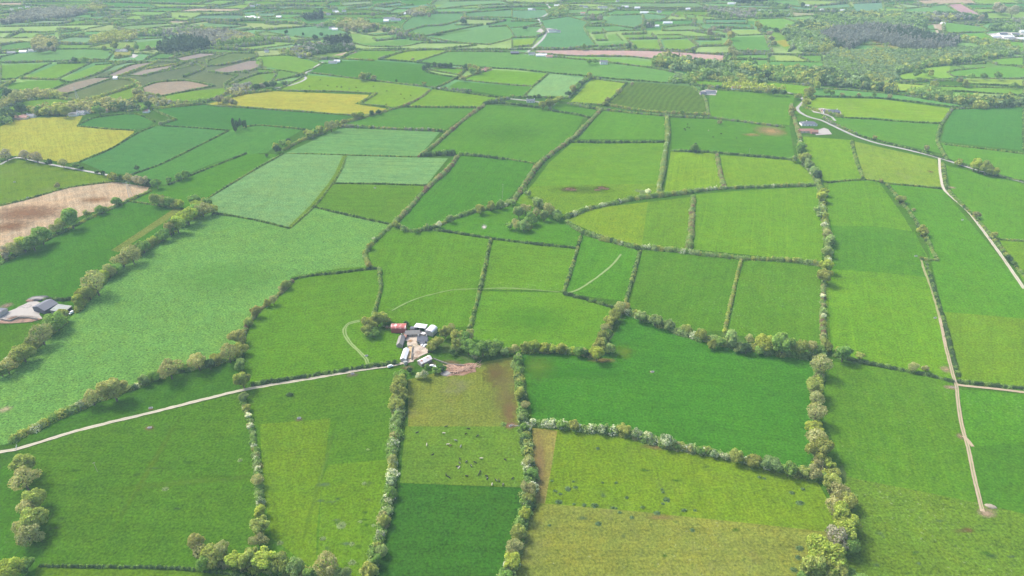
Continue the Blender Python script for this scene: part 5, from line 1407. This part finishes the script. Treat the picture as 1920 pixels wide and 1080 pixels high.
small_house(1403,165,18,"white farm building in the yellow copse", roof=TINWHITE, W=9, chim=0, cat="farm building", name="farm_building")
small_house(1418,167,12,"pale grey house at the right end of the yellow copse", W=8)
small_house(1132,116,15,"tall white house alone on the hillside field", W=9, wh=5.5, chim=2, wins=3)
small_house(905,131,15,"red-roofed brick house ringed by trees in mid fields", roof=TILE, wall=BRICK, W=8)
small_house(912,129,8,"small red outbuilding beside the tree-ringed brick house", roof=TILE, wall=BRICK, W=6, chim=0, cat="outbuilding", name="outbuilding")
small_house(1036,57,20,"large white house alone in the far green field", W=11, wh=4.5)
small_house(1047,58,10,"white garage beside the large far white house", W=7, chim=0, cat="garage", name="garage")
small_house(965,98,18,"dark farm shed by the far straight road", roof=GREYTIN, wall=DARK, W=12, chim=0, cat="shed", name="shed")
small_house(1015,102.5,24,"long white shed at the left end of the ploughed strip", roof=TINWHITE, W=10, chim=0, cat="shed", name="shed")
small_house(1030,105,14,"tan shed at the left end of the ploughed strip", roof=TILE, wall=CREAM, W=8, chim=0, cat="shed", name="shed")
small_house(997,100,14,"dark cottage at the far road end of the ploughed strip", roof=SLATE, W=8)
small_house(624,116,17,"white house beside the curving upper road", W=9)
small_house(632,114,12,"white shed behind the house by the curving upper road", roof=TINWHITE, W=8, chim=0, cat="shed", name="shed")
small_house(564,105,10,"small white cottage among scrub left of centre", W=6)
small_house(622,52,14,"pale farmhouse at the corner of the far bright field", W=8)
small_house(628,54,14,"pale shed at the corner of the far bright field", roof=TINWHITE, W=9, chim=0, cat="shed", name="shed")
small_house(500,95,9,"white cottage in the scrub beyond the moor strips", W=6)
for i, (x, y, L, lab, rf) in enumerate([(730,34,30,"wide blue-roofed shed of the far farm, left one",GREYTIN),(742,36,26,"wide blue-roofed shed of the far farm, right one",GREYTIN),(724,38,14,"white parlour beside the far blue-roofed sheds",TINWHITE),(757,25,12,"lone white shed beyond the far blue-roofed farm",TINWHITE)]):
    small_house(x, y, L, lab, roof=rf, W=14, chim=0, cat="shed", name="farm_shed", group="far farm sheds")
for x, y, L, lab, rf in [(466,32,20,"long white shed at the left end of the far white farm",TINWHITE),(474,31,12,"tall white shed in the middle of the far white farm",TINWHITE),(482,33,14,"low white shed at the right end of the far white farm",TINWHITE),(523,31,14,"pale shed right of the far white farm",TINWHITE),
        (473,11,14,"white house in the far trees above the white farm",SLATE),(484,9,10,"small white cottage in the far trees above the white farm",SLATE)]:
    small_house(x, y, L, lab, roof=rf, W=10, chim=0, cat="farm building", name="farm_building", group="far farm buildings")
for x, y, L, lab, rf, wl in [(598,26,12,"grey house in the far village left of centre, leftmost",SLATE,GREYWALL),(607,24,10,"red-roofed house in the far village left of centre",TILE,GREYWALL),(616,26,11,"white house in the far village left of centre, middle",SLATE,WALLM),(628,20,14,"big white house in the far village left of centre",SLATE,WALLM),(632,22,10,"white garage in the far village left of centre",TINWHITE,WALLM),(645,20,11,"white house in the far village left of centre, rightmost",SLATE,WALLM)]:
    small_house(x, y, L, lab, roof=rf, wall=wl, W=8, chim=1, group="houses in the far left village")
vil = [(995,17,16,"long low"),(1001,17,9,"small"),(1044,10,16,"tall wide"),(1090,11,11,"narrow"),(1098,12,12,"gabled"),(1093,24,13,"pinkish"),(1125,13,12,"bright"),(1134,13,14,"broad"),(1146,18,10,"low"),(1158,16,11,"plain"),(1172,12,20,"long bright"),(1195,14,16,"long grey"),(1208,23,24,"very long"),(1236,21,12,"squat"),(1158,2,10,"far small")]
for x, y, L, adj in vil:
    small_house(x, y, L, f"{adj} white building in the distant crossroads village", roof=TINWHITE if L > 15 else (TILE if adj == "pinkish" else SLATE), W=9, chim=1 if L < 15 else 0, cat="building", name="village_building", group="buildings in the distant village")
for x, y, L, lab in [(1252,42,24,"long grey farm building by the far hedged lane"),(1232,48,10,"small white house by the far hedged lane"),(1290,16,12,"white house among far trees right of the village"),(1372,6,24,"long white shed in front of far dark conifers"),(1363,17,14,"white farmhouse right of the distant village"),(1378,22,10,"small white barn right of the distant village"),(1412,19,22,"long low white sheds right of the distant village"),(1425,20,16,"white shed at the end of the long low sheds"),(1475,26,14,"white barn beside the far pale strip"),(1513,10,12,"white house in trees at the far right village"),(1528,13,10,"brown-roofed house at the far right village"),(1580,19,13,"tall white house above the big wood"),(1541,18,9,"small white bungalow above the big wood")]:
    small_house(x, y, L, lab, roof=TILE if "brown" in lab else TINWHITE, W=9, chim=0, cat="building", name="farm_building", group="far farm buildings")
for x, y, L, lab, rf in [(1868,67,22,"white shed at the left end of the far white farm complex",TINWHITE),(1880,63,20,"grey shed at the back of the far white farm complex",GREYTIN),(1890,68,26,"wide white shed in the middle of the far white farm complex",TINWHITE),(1903,64,18,"dark-roofed shed in the far white farm complex",GREYTIN),(1900,74,24,"slate-blue shed at the front of the far white farm complex",GREYTIN),(1916,72,18,"white shed cut by the right edge of the picture",TINWHITE),(1917,58,14,"white house above the far white farm complex",TINWHITE),(1900,46,14,"white bungalow in trees above the far farm complex",TINWHITE),(1768,43,8,"tiny white shed at the field corner right of big wood",TINWHITE)]:
    small_house(x, y, L, lab, roof=rf, W=12, chim=0, cat="farm building", name="farm_building", group="buildings of the far white farm complex")
for x, y, L, lab, rf, wl in [(22,98,18,"dark shed at the left of the far left white farm",GREYTIN,GREYWALL),(44,96,16,"long white shed in the middle of the far left farm",TINWHITE,WALLM),(60,94,14,"tall white house at the right of the far left farm",SLATE,WALLM),
        (222,94,10,"small white house below the yellow far field",SLATE,WALLM),(233,94,12,"white bungalow right of the small house below yellow field",SLATE,WALLM),(217,145,8,"lone white hut among the brown moor strips",TINWHITE,WALLM),
        (22,214,13,"red-roofed farmhouse at the left edge",TILE,BRICK),(33,219,12,"pink-roofed cottage beside the red-roofed farmhouse",TILE,CREAM),(46,219,10,"cream shed in the red-roofed farm's yard",TILE,CREAM),(58,216,12,"white house right of the red-roofed farm",SLATE,WALLM),
        (138,213,14,"white bungalow at the left of the left bungalow row",SLATE,WALLM),(152,210,13,"grey-roofed bungalow in the middle of the left row",SLATE,WALLM),(163,208,12,"white bungalow at the right of the left row",SLATE,WALLM),(197,206,10,"pink house right of the left bungalow row",TILE,CREAM),(274,207,9,"red-roofed cottage beside the dark green fields",TILE,WALLM),
        (236,74,10,"white house in trees above the yellow far field",SLATE,WALLM),(206,62,10,"white shed in the bare far trees",TINWHITE,WALLM),(22,17,8,"tiny white house above the mauve wood, left",SLATE,WALLM),(38,15,8,"tiny white house above the mauve wood, middle",SLATE,WALLM),(52,13,12,"white house above the mauve wood, right",SLATE,WALLM),(130,11,24,"long white shed at the top left horizon",TINWHITE,WALLM)]:
    small_house(x, y, L, lab, roof=rf, wall=wl, W=8, chim=1 if "shed" not in lab and "hut" not in lab else 0, cat="building", name="farm_building", group="buildings among the far left fields")

# ------------------------------------------------------------------ vehicles, poles, pylon, troughs, gates
def car(px, py, head, label, m=CARW, van=False):
    c = at(px, py, .8); e = at(*head); ang = math.atan2(e.y - c.y, e.x - c.x)
    root = link("parked_van" if van else "parked_car", None); root.location = (c.x, c.y, .40); root.rotation_euler.z = ang
    tag(root, label, "van" if van else "car")
    b = MB(); h = 1.9 if van else .95
    b.prism([(-.85, .35), (.85, .35), (.9, .7), (.82, .95), (-.82, .95), (-.9, .7)], -2.3, 2.2)
    b.build("body", m, root, bevel=.06)
    k = MB(); x0, x1 = (-2.2, 1.2) if van else (-1.6, .8); top = 2.0 if van else 1.45
    k.add([(x0, -.78, .953), (x1 + .5, -.78, .953), (x1 + .5, .78, .953), (x0, .78, .953), (x0 + .25, -.66, top), (x1 - .1, -.66, top), (x1 - .1, .66, top), (x0 + .25, .66, top)], [(0,3,2,1),(4,5,6,7),(0,1,5,4),(1,2,6,5),(2,3,7,6),(3,0,4,7)])
    k.build("cabin", m, root, bevel=.05)
    w = MB(); w.add([(x1 + .46, -.6, 1.02), (x1 + .46, .6, 1.02), (x1 + .0, .55, top - .1), (x1 + .0, -.55, top - .1)], [(0,1,2,3)])
    w.build("windscreen", GLASS, root)
    for x in (-1.45, 1.4):
        for y in (-.8, .8):
            MB().tube((x, y - .12, .33), (x, y + .12, .33), .33, .33, 12).build("wheel", RUBBER, root)
car(732, 687.3, (745, 685), "white van parked on the gravel lane at the farm entrance", van=True)
car(811, 686, (818, 688), "white car parked in the farm garden below the rusty shed")
car(816, 689, (812, 684), "small white car at the hedge of the farm garden")
car(797, 648, (803, 645), "white car parked in front of the farmhouse")
car(134, 587, (129, 592), "white trailer van behind the mossy shed at the left farm", van=True)
car(793, 646, (789, 650), "pale car parked beside the farmhouse porch")
WOODP = mat("weathered_pole", (.36,.33,.27,1), .9, .2, 1.5)
def pole(px, py, label, h=8.5):
    c = at(px, py); root = link("utility_pole", None); root.location = (c.x, c.y, 0); root.rotation_euler.z = .5
    tag(root, label, "utility pole", "utility poles in the fields")
    MB().tube((0, 0, 0), (0, 0, h), .16, .11, 8).build("post", WOODP, root)
    MB().box(-.9, .9, -.07, .07, h - .45, h - .3).build("crossarm", WOODP, root)
    b = MB()
    for x in (-.75, 0, .75): b.tube((x, 0, h - .3), (x, 0, h - .05), .05, .03, 6)
    b.build("insulators", STEEL, root)
pole(183, 885, "pale wooden utility pole standing in the front left meadow")
pole(943, 358, "wooden utility pole in the dark centre field", 9)
pole(942, 372, "wooden utility pole beside the curving centre hedge", 9)
pole(1404, 290, "wooden utility pole above the right rough paddock", 9)
pole(782, 96, "tall pale pole on the far tree-dotted ridge, left one", 16)
pole(799, 96, "tall pale pole on the far tree-dotted ridge, right one", 16)
def pylon(px, py, h, label):
    c = at(px, py); root = link("electricity_pylon", None); root.location = (c.x, c.y, 0); root.rotation_euler.z = .6
    tag(root, label, "pylon", "electricity pylons")
    b = MB(); w = 2.2
    for sx in (-1, 1):
        for sy in (-1, 1): b.tube((sx * w, sy * w, 0), (sx * .35, sy * .35, h), .14, .09, 5)
    for k in range(7):
        z0, z1 = h * k / 7, h * (k + 1) / 7; a = w + (.35 - w) * k / 7; e = w + (.35 - w) * (k + 1) / 7
        for s in (-1, 1):
            b.tube((-a, s * a, z0), (e, s * e, z1), .06, .06, 4); b.tube((a, s * a, z0), (-e, s * e, z1), .06, .06, 4)
            b.tube((s * a, -a, z0), (s * e, e, z1), .06, .06, 4)
    b.build("lattice_tower", STEEL, root)
    for z in (h * .78, h * .92):
        MB().box(-3.6, 3.6, -.1, .1, z, z + .25).build("crossarm", STEEL, root)
pylon(245, 369, 20, "grey lattice pylon standing in the left ploughed field")
pylon(146, 186, 22, "grey lattice pylon in the brown moor strips")
TROUGHM = mat("concrete_trough", (.45,.43,.40,1), .9, .2, 1)
WATERM = mat("trough_water", (.05,.07,.08,1), .1, .05, 1)
def trough(px, py, ang, label):
    c = at(px, py); root = link("water_trough", None); root.location = (c.x, c.y, .22); root.rotation_euler.z = ang
    tag(root, label, "trough", "troughs and feeders in the fields")
    b = MB(); b.box(-1.3, 1.3, -.6, -.48, 0, .75); b.box(-1.3, 1.3, .48, .6, 0, .75); b.box(-1.3, -1.18, -.48, .48, 0, .75); b.box(1.18, 1.3, -.48, .48, 0, .75); b.box(-1.18, 1.18, -.48, .48, 0, .12)
    b.build("basin", TROUGHM, root)
    MB().box(-1.17, 1.17, -.47, .47, .5, .6).build("water", WATERM, root)
for a in [(687,668,.3,"pale trough beside the wheel tracks near the farmyard"),(661,702,.4,"stone trough on the verge of the gravel lane"),(283,766,.2,"small dark trough above the gravel lane"),(1717,481,.1,"white trough at the corner of the tramlined right field"),(561,785,.2,"trough on the muddy spot above the yellow strip"),(281,803,.3,"trough on the bare spot in the front left meadow"),(1223,698,.2,"trough in the middle of the big dark green field"),(27,342,.1,"white trough in the dull field at the left edge"),(52,371,.2,"white trough at the edge of the left ploughed field"),(958,799,.5,"pale trough at the muddy gateway above the cattle"),(1753,597,.4,"white trough beside the dirt lane"),(703,353,.1,"white trough in the grass below the striped pale field"),(1804,413,.4,"trough left of the pale gravel lane")]: trough(*a)
GATEM = STEEL
def gate(px, py, to, label):
    a = at(px, py); e = at(*to); d = e - a; root = link("field_gate", None); root.location = (a.x, a.y, 0); root.rotation_euler.z = math.atan2(d.y, d.x)
    tag(root, label, "gate", "field gates")
    b = MB()
    for k in range(5): b.tube((.1, 0, .3 + k * .24), (4.2, 0, .3 + k * .24), .035, .035, 6)
    for x in (.1, 2.15, 4.2): b.tube((x, .0, .25), (x, 0, 1.32), .04, .04, 6)
    b.build("bars", GATEM, root)
    p = MB(); p.box(-.15, .05, -.1, .1, 0, 1.6); p.box(4.25, 4.45, -.1, .1, 0, 1.6); p.build("posts", WOODP, root)
for a in [(691,690,(700,688.5),"steel field gate where the wheel tracks leave the gravel lane"),(963,799,(975,800),"steel field gate at the muddy corner of the cattle pasture"),(1781,714,(1790,716),"steel field gate at the dirt lane crossing, upper one"),(1782,727,(1792,728),"steel field gate at the dirt lane crossing, lower one"),(1402,291,(1409,292),"gate above the right rough paddock"),(1853,446,(1861,447),"gate beside the pale gravel lane"),(30,844,(32,836),"gate at the left end of the gravel lane")]: gate(*a)

# ------------------------------------------------------------------ cattle
def cow_mesh(lying=False):
    V = [(-.95,0,1.18),(-.45,0,1.16),(.1,0,1.12),(.6,0,1.18),(.95,0,1.32),(1.22,0,1.40),(1.55,0,1.22)]
    R = [.27,.36,.40,.36,.22,.17,.10]; E = [(i, i + 1) for i in range(6)]
    if lying:
        V = [(x, y, z - .72) for x, y, z in V]
        legs = [(-.75,.22,.28,1),(-.75,-.22,.28,1),(.55,.25,.25,1),(.55,-.25,.25,1)]
    def chain(start, pts, rs):
        k = start
        for p, r in zip(pts, rs):
            V.append(p); R.append(r); E.append((k, len(V) - 1)); k = len(V) - 1
    for sy in (-1, 1):
        if lying:
            chain(0, [(-.6, sy * .38, .22), (-.25, sy * .5, .14)], [.17, .09])
            chain(3, [(.85, sy * .30, .18), (.6, sy * .42, .10)], [.11, .06])
        else:
            chain(0, [(-.92, sy * .24, .92), (-.78, sy * .25, .68), (-.98, sy * .24, .42), (-.92, sy * .24, .03)], [.20, .13, .075, .075])
            chain(3, [(.62, sy * .22, .82), (.64, sy * .22, .46), (.62, sy * .22, .03)], [.14, .085, .07])
        chain(5, [(1.20, sy * .24, 1.50 - (.72 if lying else 0))], [.05])
    chain(0, [(-1.22, 0, 1.0 - (.6 if lying else 0)), (-1.25, 0, .62 - (.5 if lying else 0))], [.04, .035])
    me = bpy.data.meshes.new("cow_skeleton"); me.from_pydata(V, E, [])
    o = link("cow_skeleton", me)
    sk = o.modifiers.new("skin", 'SKIN'); ss = o.modifiers.new("sub", 'SUBSURF'); ss.levels = 1
    for i, r in enumerate(R): me.skin_vertices[0].data[i].radius = (r * .95, r)
    me.skin_vertices[0].data[2].use_root = True
    dg = bpy.context.evaluated_depsgraph_get()
    out = bpy.data.meshes.new_from_object(o.evaluated_get(dg))
    out.name = "cow"
    bpy.data.objects.remove(o)
    for p in out.polygons: p.use_smooth = True
    return out
def hide(name, a, b, cut):
    m, nt = new_mat(name); g = G(nt)
    pos = g.n("ShaderNodeTexCoord").outputs["Object"]
    f = g.ramp(g.noise(pos, 1.3, 2, .5), cut - .01, cut + .01)
    bs = g.n("ShaderNodeBsdfPrincipled"); g.put(bs.inputs[0], g.mix(f, a + (1,), b + (1,))); bs.inputs["Roughness"].default_value = .8
    out = g.n("ShaderNodeOutputMaterial"); g.put(out.inputs[0], bs.outputs[0])
    return m
HIDES = {'b': hide("black_hide", (.012,.011,.010), (.10,.09,.08), .80), 'w': hide("cream_hide", (.47,.42,.34), (.36,.30,.23), .6), 'p': hide("pied_hide", (.015,.014,.013), (.42,.41,.38), .55), 'n': hide("brown_hide", (.10,.05,.03), (.16,.09,.05), .55), 'g': hide("grey_hide", (.22,.21,.20), (.1,.1,.1), .6)}
COWS = {}
for pose in (0, 1):
    base = cow_mesh(bool(pose))
    for k, m in HIDES.items():
        c = base.copy(); c.materials.clear(); c.materials.append(m); COWS[k, pose] = c
NAMEC = {'b': "black", 'w': "cream-white", 'p': "pied", 'n': "brown", 'g': "grey"}
def cow(px, py, k, pose, where, ang, sc=1.0, group="cattle grazing in the pasture"):
    c = at(px, py); o = link("cow", COWS[k, pose]); o.location = (c.x, c.y, .22 if py > 700 else .15); o.rotation_euler.z = ang; o.scale = (sc,) * 3
    f = "left" if math.cos(ang) < -.5 else ("right" if math.cos(ang) > .5 else ("away" if math.sin(ang) > 0 else "forward"))
    tag(o, f"{NAMEC[k]} cow {'lying' if pose else 'standing'} facing {f} {where}", "cow", group)
for x, y, k in [(470,98,'b'),(818,130,'b'),(15,183,'b'),(435,200,'w'),(778,210,'b'),(958,243,'b'),(620,312,'g'),(168,380,'w'),(497,375,'w'),(540,395,'n'),(697,407,'g'),(262,523,'b'),(685,603,'b'),(785,645,'p'),(680,665,'p'),(645,708,'b'),(668,728,'w'),(860,710,'p'),(922,655,'b'),(1018,593,'w'),(1392,605,'b'),(998,797,'b'),(980,840,'b'),(470,850,'b'),(510,885,'b'),(790,868,'b'),(1100,868,'b'),(1110,900,'p'),(1248,935,'p'),(1293,940,'b'),(1505,905,'b'),(1185,997,'w'),(1357,1003,'p')]:
    cow(780 + x / 8.31, 790 + y / 8.31, k, 1 if rnd.random() < .3 else 0, "in the cattle pasture", rnd.uniform(0, 6.28), .95)
for x, y in [(580,163),(601,151),(615,162),(632,164),(640,163),(655,168),(640,165),(671,172),(700,163),(725,172),(752,178),(770,180),(758,186),(724,197),(668,165)]:
    cow(x, y, rnd.choice('bbbnp'), 0, "in the speckled far cattle field", rnd.uniform(0, 6.28), 1.3, "cattle in the far field")
for x, y in [(1283,243),(1288,240),(1292,241),(1285,245),(1289,234),(1337,258),(1381,260),(1352,252),(1328,246)]:
    cow(x, y, 'b' if x != 1328 else 'w', 0, "left of the sandy corner", rnd.uniform(0, 6.28), 1.3, "cattle in the mid field")

# ------------------------------------------------------------------ nettle and rush clumps in the pastures, lone bushes
def clump(px, py, wpx, label, h=.9, col='d', name="nettle_clump", group="dark weed clumps in the pasture", hpx=None):
    c = at(px, py, h * .5); rx = wpx * .5 * mpp(py); ry = rx * rnd.uniform(.6, 1.0)
    n = max(40, int(rx * ry * 26))
    th = nrs.uniform(0, 6.28, n); q = np.sqrt(nrs.uniform(0, 1, n)) * nrs.uniform(.8, 1.1, n)
    z = h * np.clip(1.05 - q ** 2, .15, 1) * nrs.uniform(.5, 1.1, n)
    C = np.stack([np.cos(th) * q * rx, np.sin(th) * q * ry, z], 1); N = np.stack([np.cos(th) * q * .5, np.sin(th) * q * .5, np.ones(n)], 1)
    t = np.array(K_[col]) * nrs.uniform(.7, 1.3, (n, 1))
    o = link(name, quad_mesh(name, leaf_quads(C, N, .55, .5), t, LEAF)); o.location = (c.x, c.y, .22)
    return tag(o, label, "weed clump" if name == "nettle_clump" else "bush", group)
for x, y, w in [(1041,921,8),(1050,926,10),(1065,917,13),(1079,914,10),(1048,941,16),(1076,945,7),(1095,947,10),(1115,948,14),(1155,953,6),(1175,933,9),(1205,951,9),(1232,962,14),(1241,918,6),(1243,923,6),(1250,937,14),(1243,945,8),(1283,957,12),(1303,957,7),(1149,952,7),(1162,961,9),(1122,982,13),(1149,952,8),(1121,841,8),(1035,902,6),(1075,903,6),(1485,924,12),(1500,943,18),(1505,917,10),(1500,1028,16),(1498,1046,14),(1488,1068,16),(1030,985,7),(1185,970,10),(1298,994,10),(1155,905,6),(1130,905,5),(1425,895,10),(1433,897,8)]:
    clump(x, y, w, "dark green nettle clump in the yellow pasture", .7, "n")
for x, y, w in [(683,907,10),(690,843,7),(640,985,20),(675,978,10),(660,1020,12),(605,1010,14),(560,1050,12),(525,1018,14),(700,985,8),(660,1055,16),(310,917,14),(450,863,10)]:
    clump(x, y, w, "low grey-green rush clump in the front left meadows", .5, 's', group="rush clumps in the front meadows")
clump(543, 739, 15, "dark round bush with a white feeder in the left meadow", 2.2, 'd', "bush", "lone bushes")
clump(944, 795, 12, "low green bush at the muddy gateway above the cattle", 1.2, 'g', "bush", "lone bushes")
for x, y in ((1067,354),(1075,356),(1128,352),(1137,354),(1120,356)): clump(x, y, 13, "brown bramble patch in the green field by the round copse", 1.2, 'r', "bush", "bramble patches")
for x, y, w in ((1202,358,16),(1205,361,14),(1195,357,10)): clump(x, y, w, "grey scrub patch beside the white hawthorn", 1.5, 's', "bush", "scrub patches")

# ------------------------------------------------------------------ labels: repeats that share a description are told apart by distance
ORD = ["nearest", "second nearest", "third nearest", "fourth nearest", "fifth nearest", "sixth nearest", "seventh nearest", "eighth nearest", "ninth nearest", "tenth nearest", "eleventh nearest", "twelfth nearest"]
NUM = ["zero","one","two","three","four","five","six","seven","eight","nine","ten","eleven","twelve","thirteen","fourteen","fifteen","sixteen","seventeen","eighteen","nineteen","twenty"]
def finish_labels():
    by = {}
    for o in THINGS: by.setdefault(o["label"], []).append(o)
    for lab, L in by.items():
        if len(L) < 2: continue
        L.sort(key=lambda o: (o.matrix_basis.translation - cam.matrix_basis.translation).length)
        n = len(L)
        for i, o in enumerate(L):
            if n == 2: o["label"] = f"{lab}, {'nearer' if i == 0 else 'farther'} of two"; continue
            if i < len(ORD): s = ORD[i]
            elif n - i <= 1: s = "farthest"
            else: s = f"{i + 1}th nearest"
            if i == n - 1 and n > 2: s = "farthest"
            o["label"] = f"{lab}, {s} of {NUM[n] if n < len(NUM) else n}"
        assert True
finish_labels()
import re
bad = [o["label"] for o in THINGS if len(re.findall(r"[A-Za-z0-9']+", o["label"])) > 16]
print("LONG LABELS", len(bad), bad[:5], "THINGS", len(THINGS))

# ------------------------------------------------------------------ the air
hz = raw_mesh("haze", [(x, y, z) for z in (-1, CAM_H + 12) for x, y in ((-6100, -800), (6100, -800), (6100, 9100), (-6100, 9100))], [(0,3,2,1),(4,5,6,7),(0,1,5,4),(1,2,6,5),(2,3,7,6),(3,0,4,7)])
hm, nt = new_mat("haze_air")
pv = nt.nodes.new("ShaderNodeVolumePrincipled")
pv.inputs["Color"].default_value = (.62, .88, .98, 1)
pv.inputs["Density"].default_value = HAZE
pv.inputs["Anisotropy"].default_value = 0.0
om = nt.nodes.new("ShaderNodeOutputMaterial"); nt.links.new(pv.outputs[0], om.inputs["Volume"])
hz.materials.append(hm)
struct(link("haze", hz), "stuff")
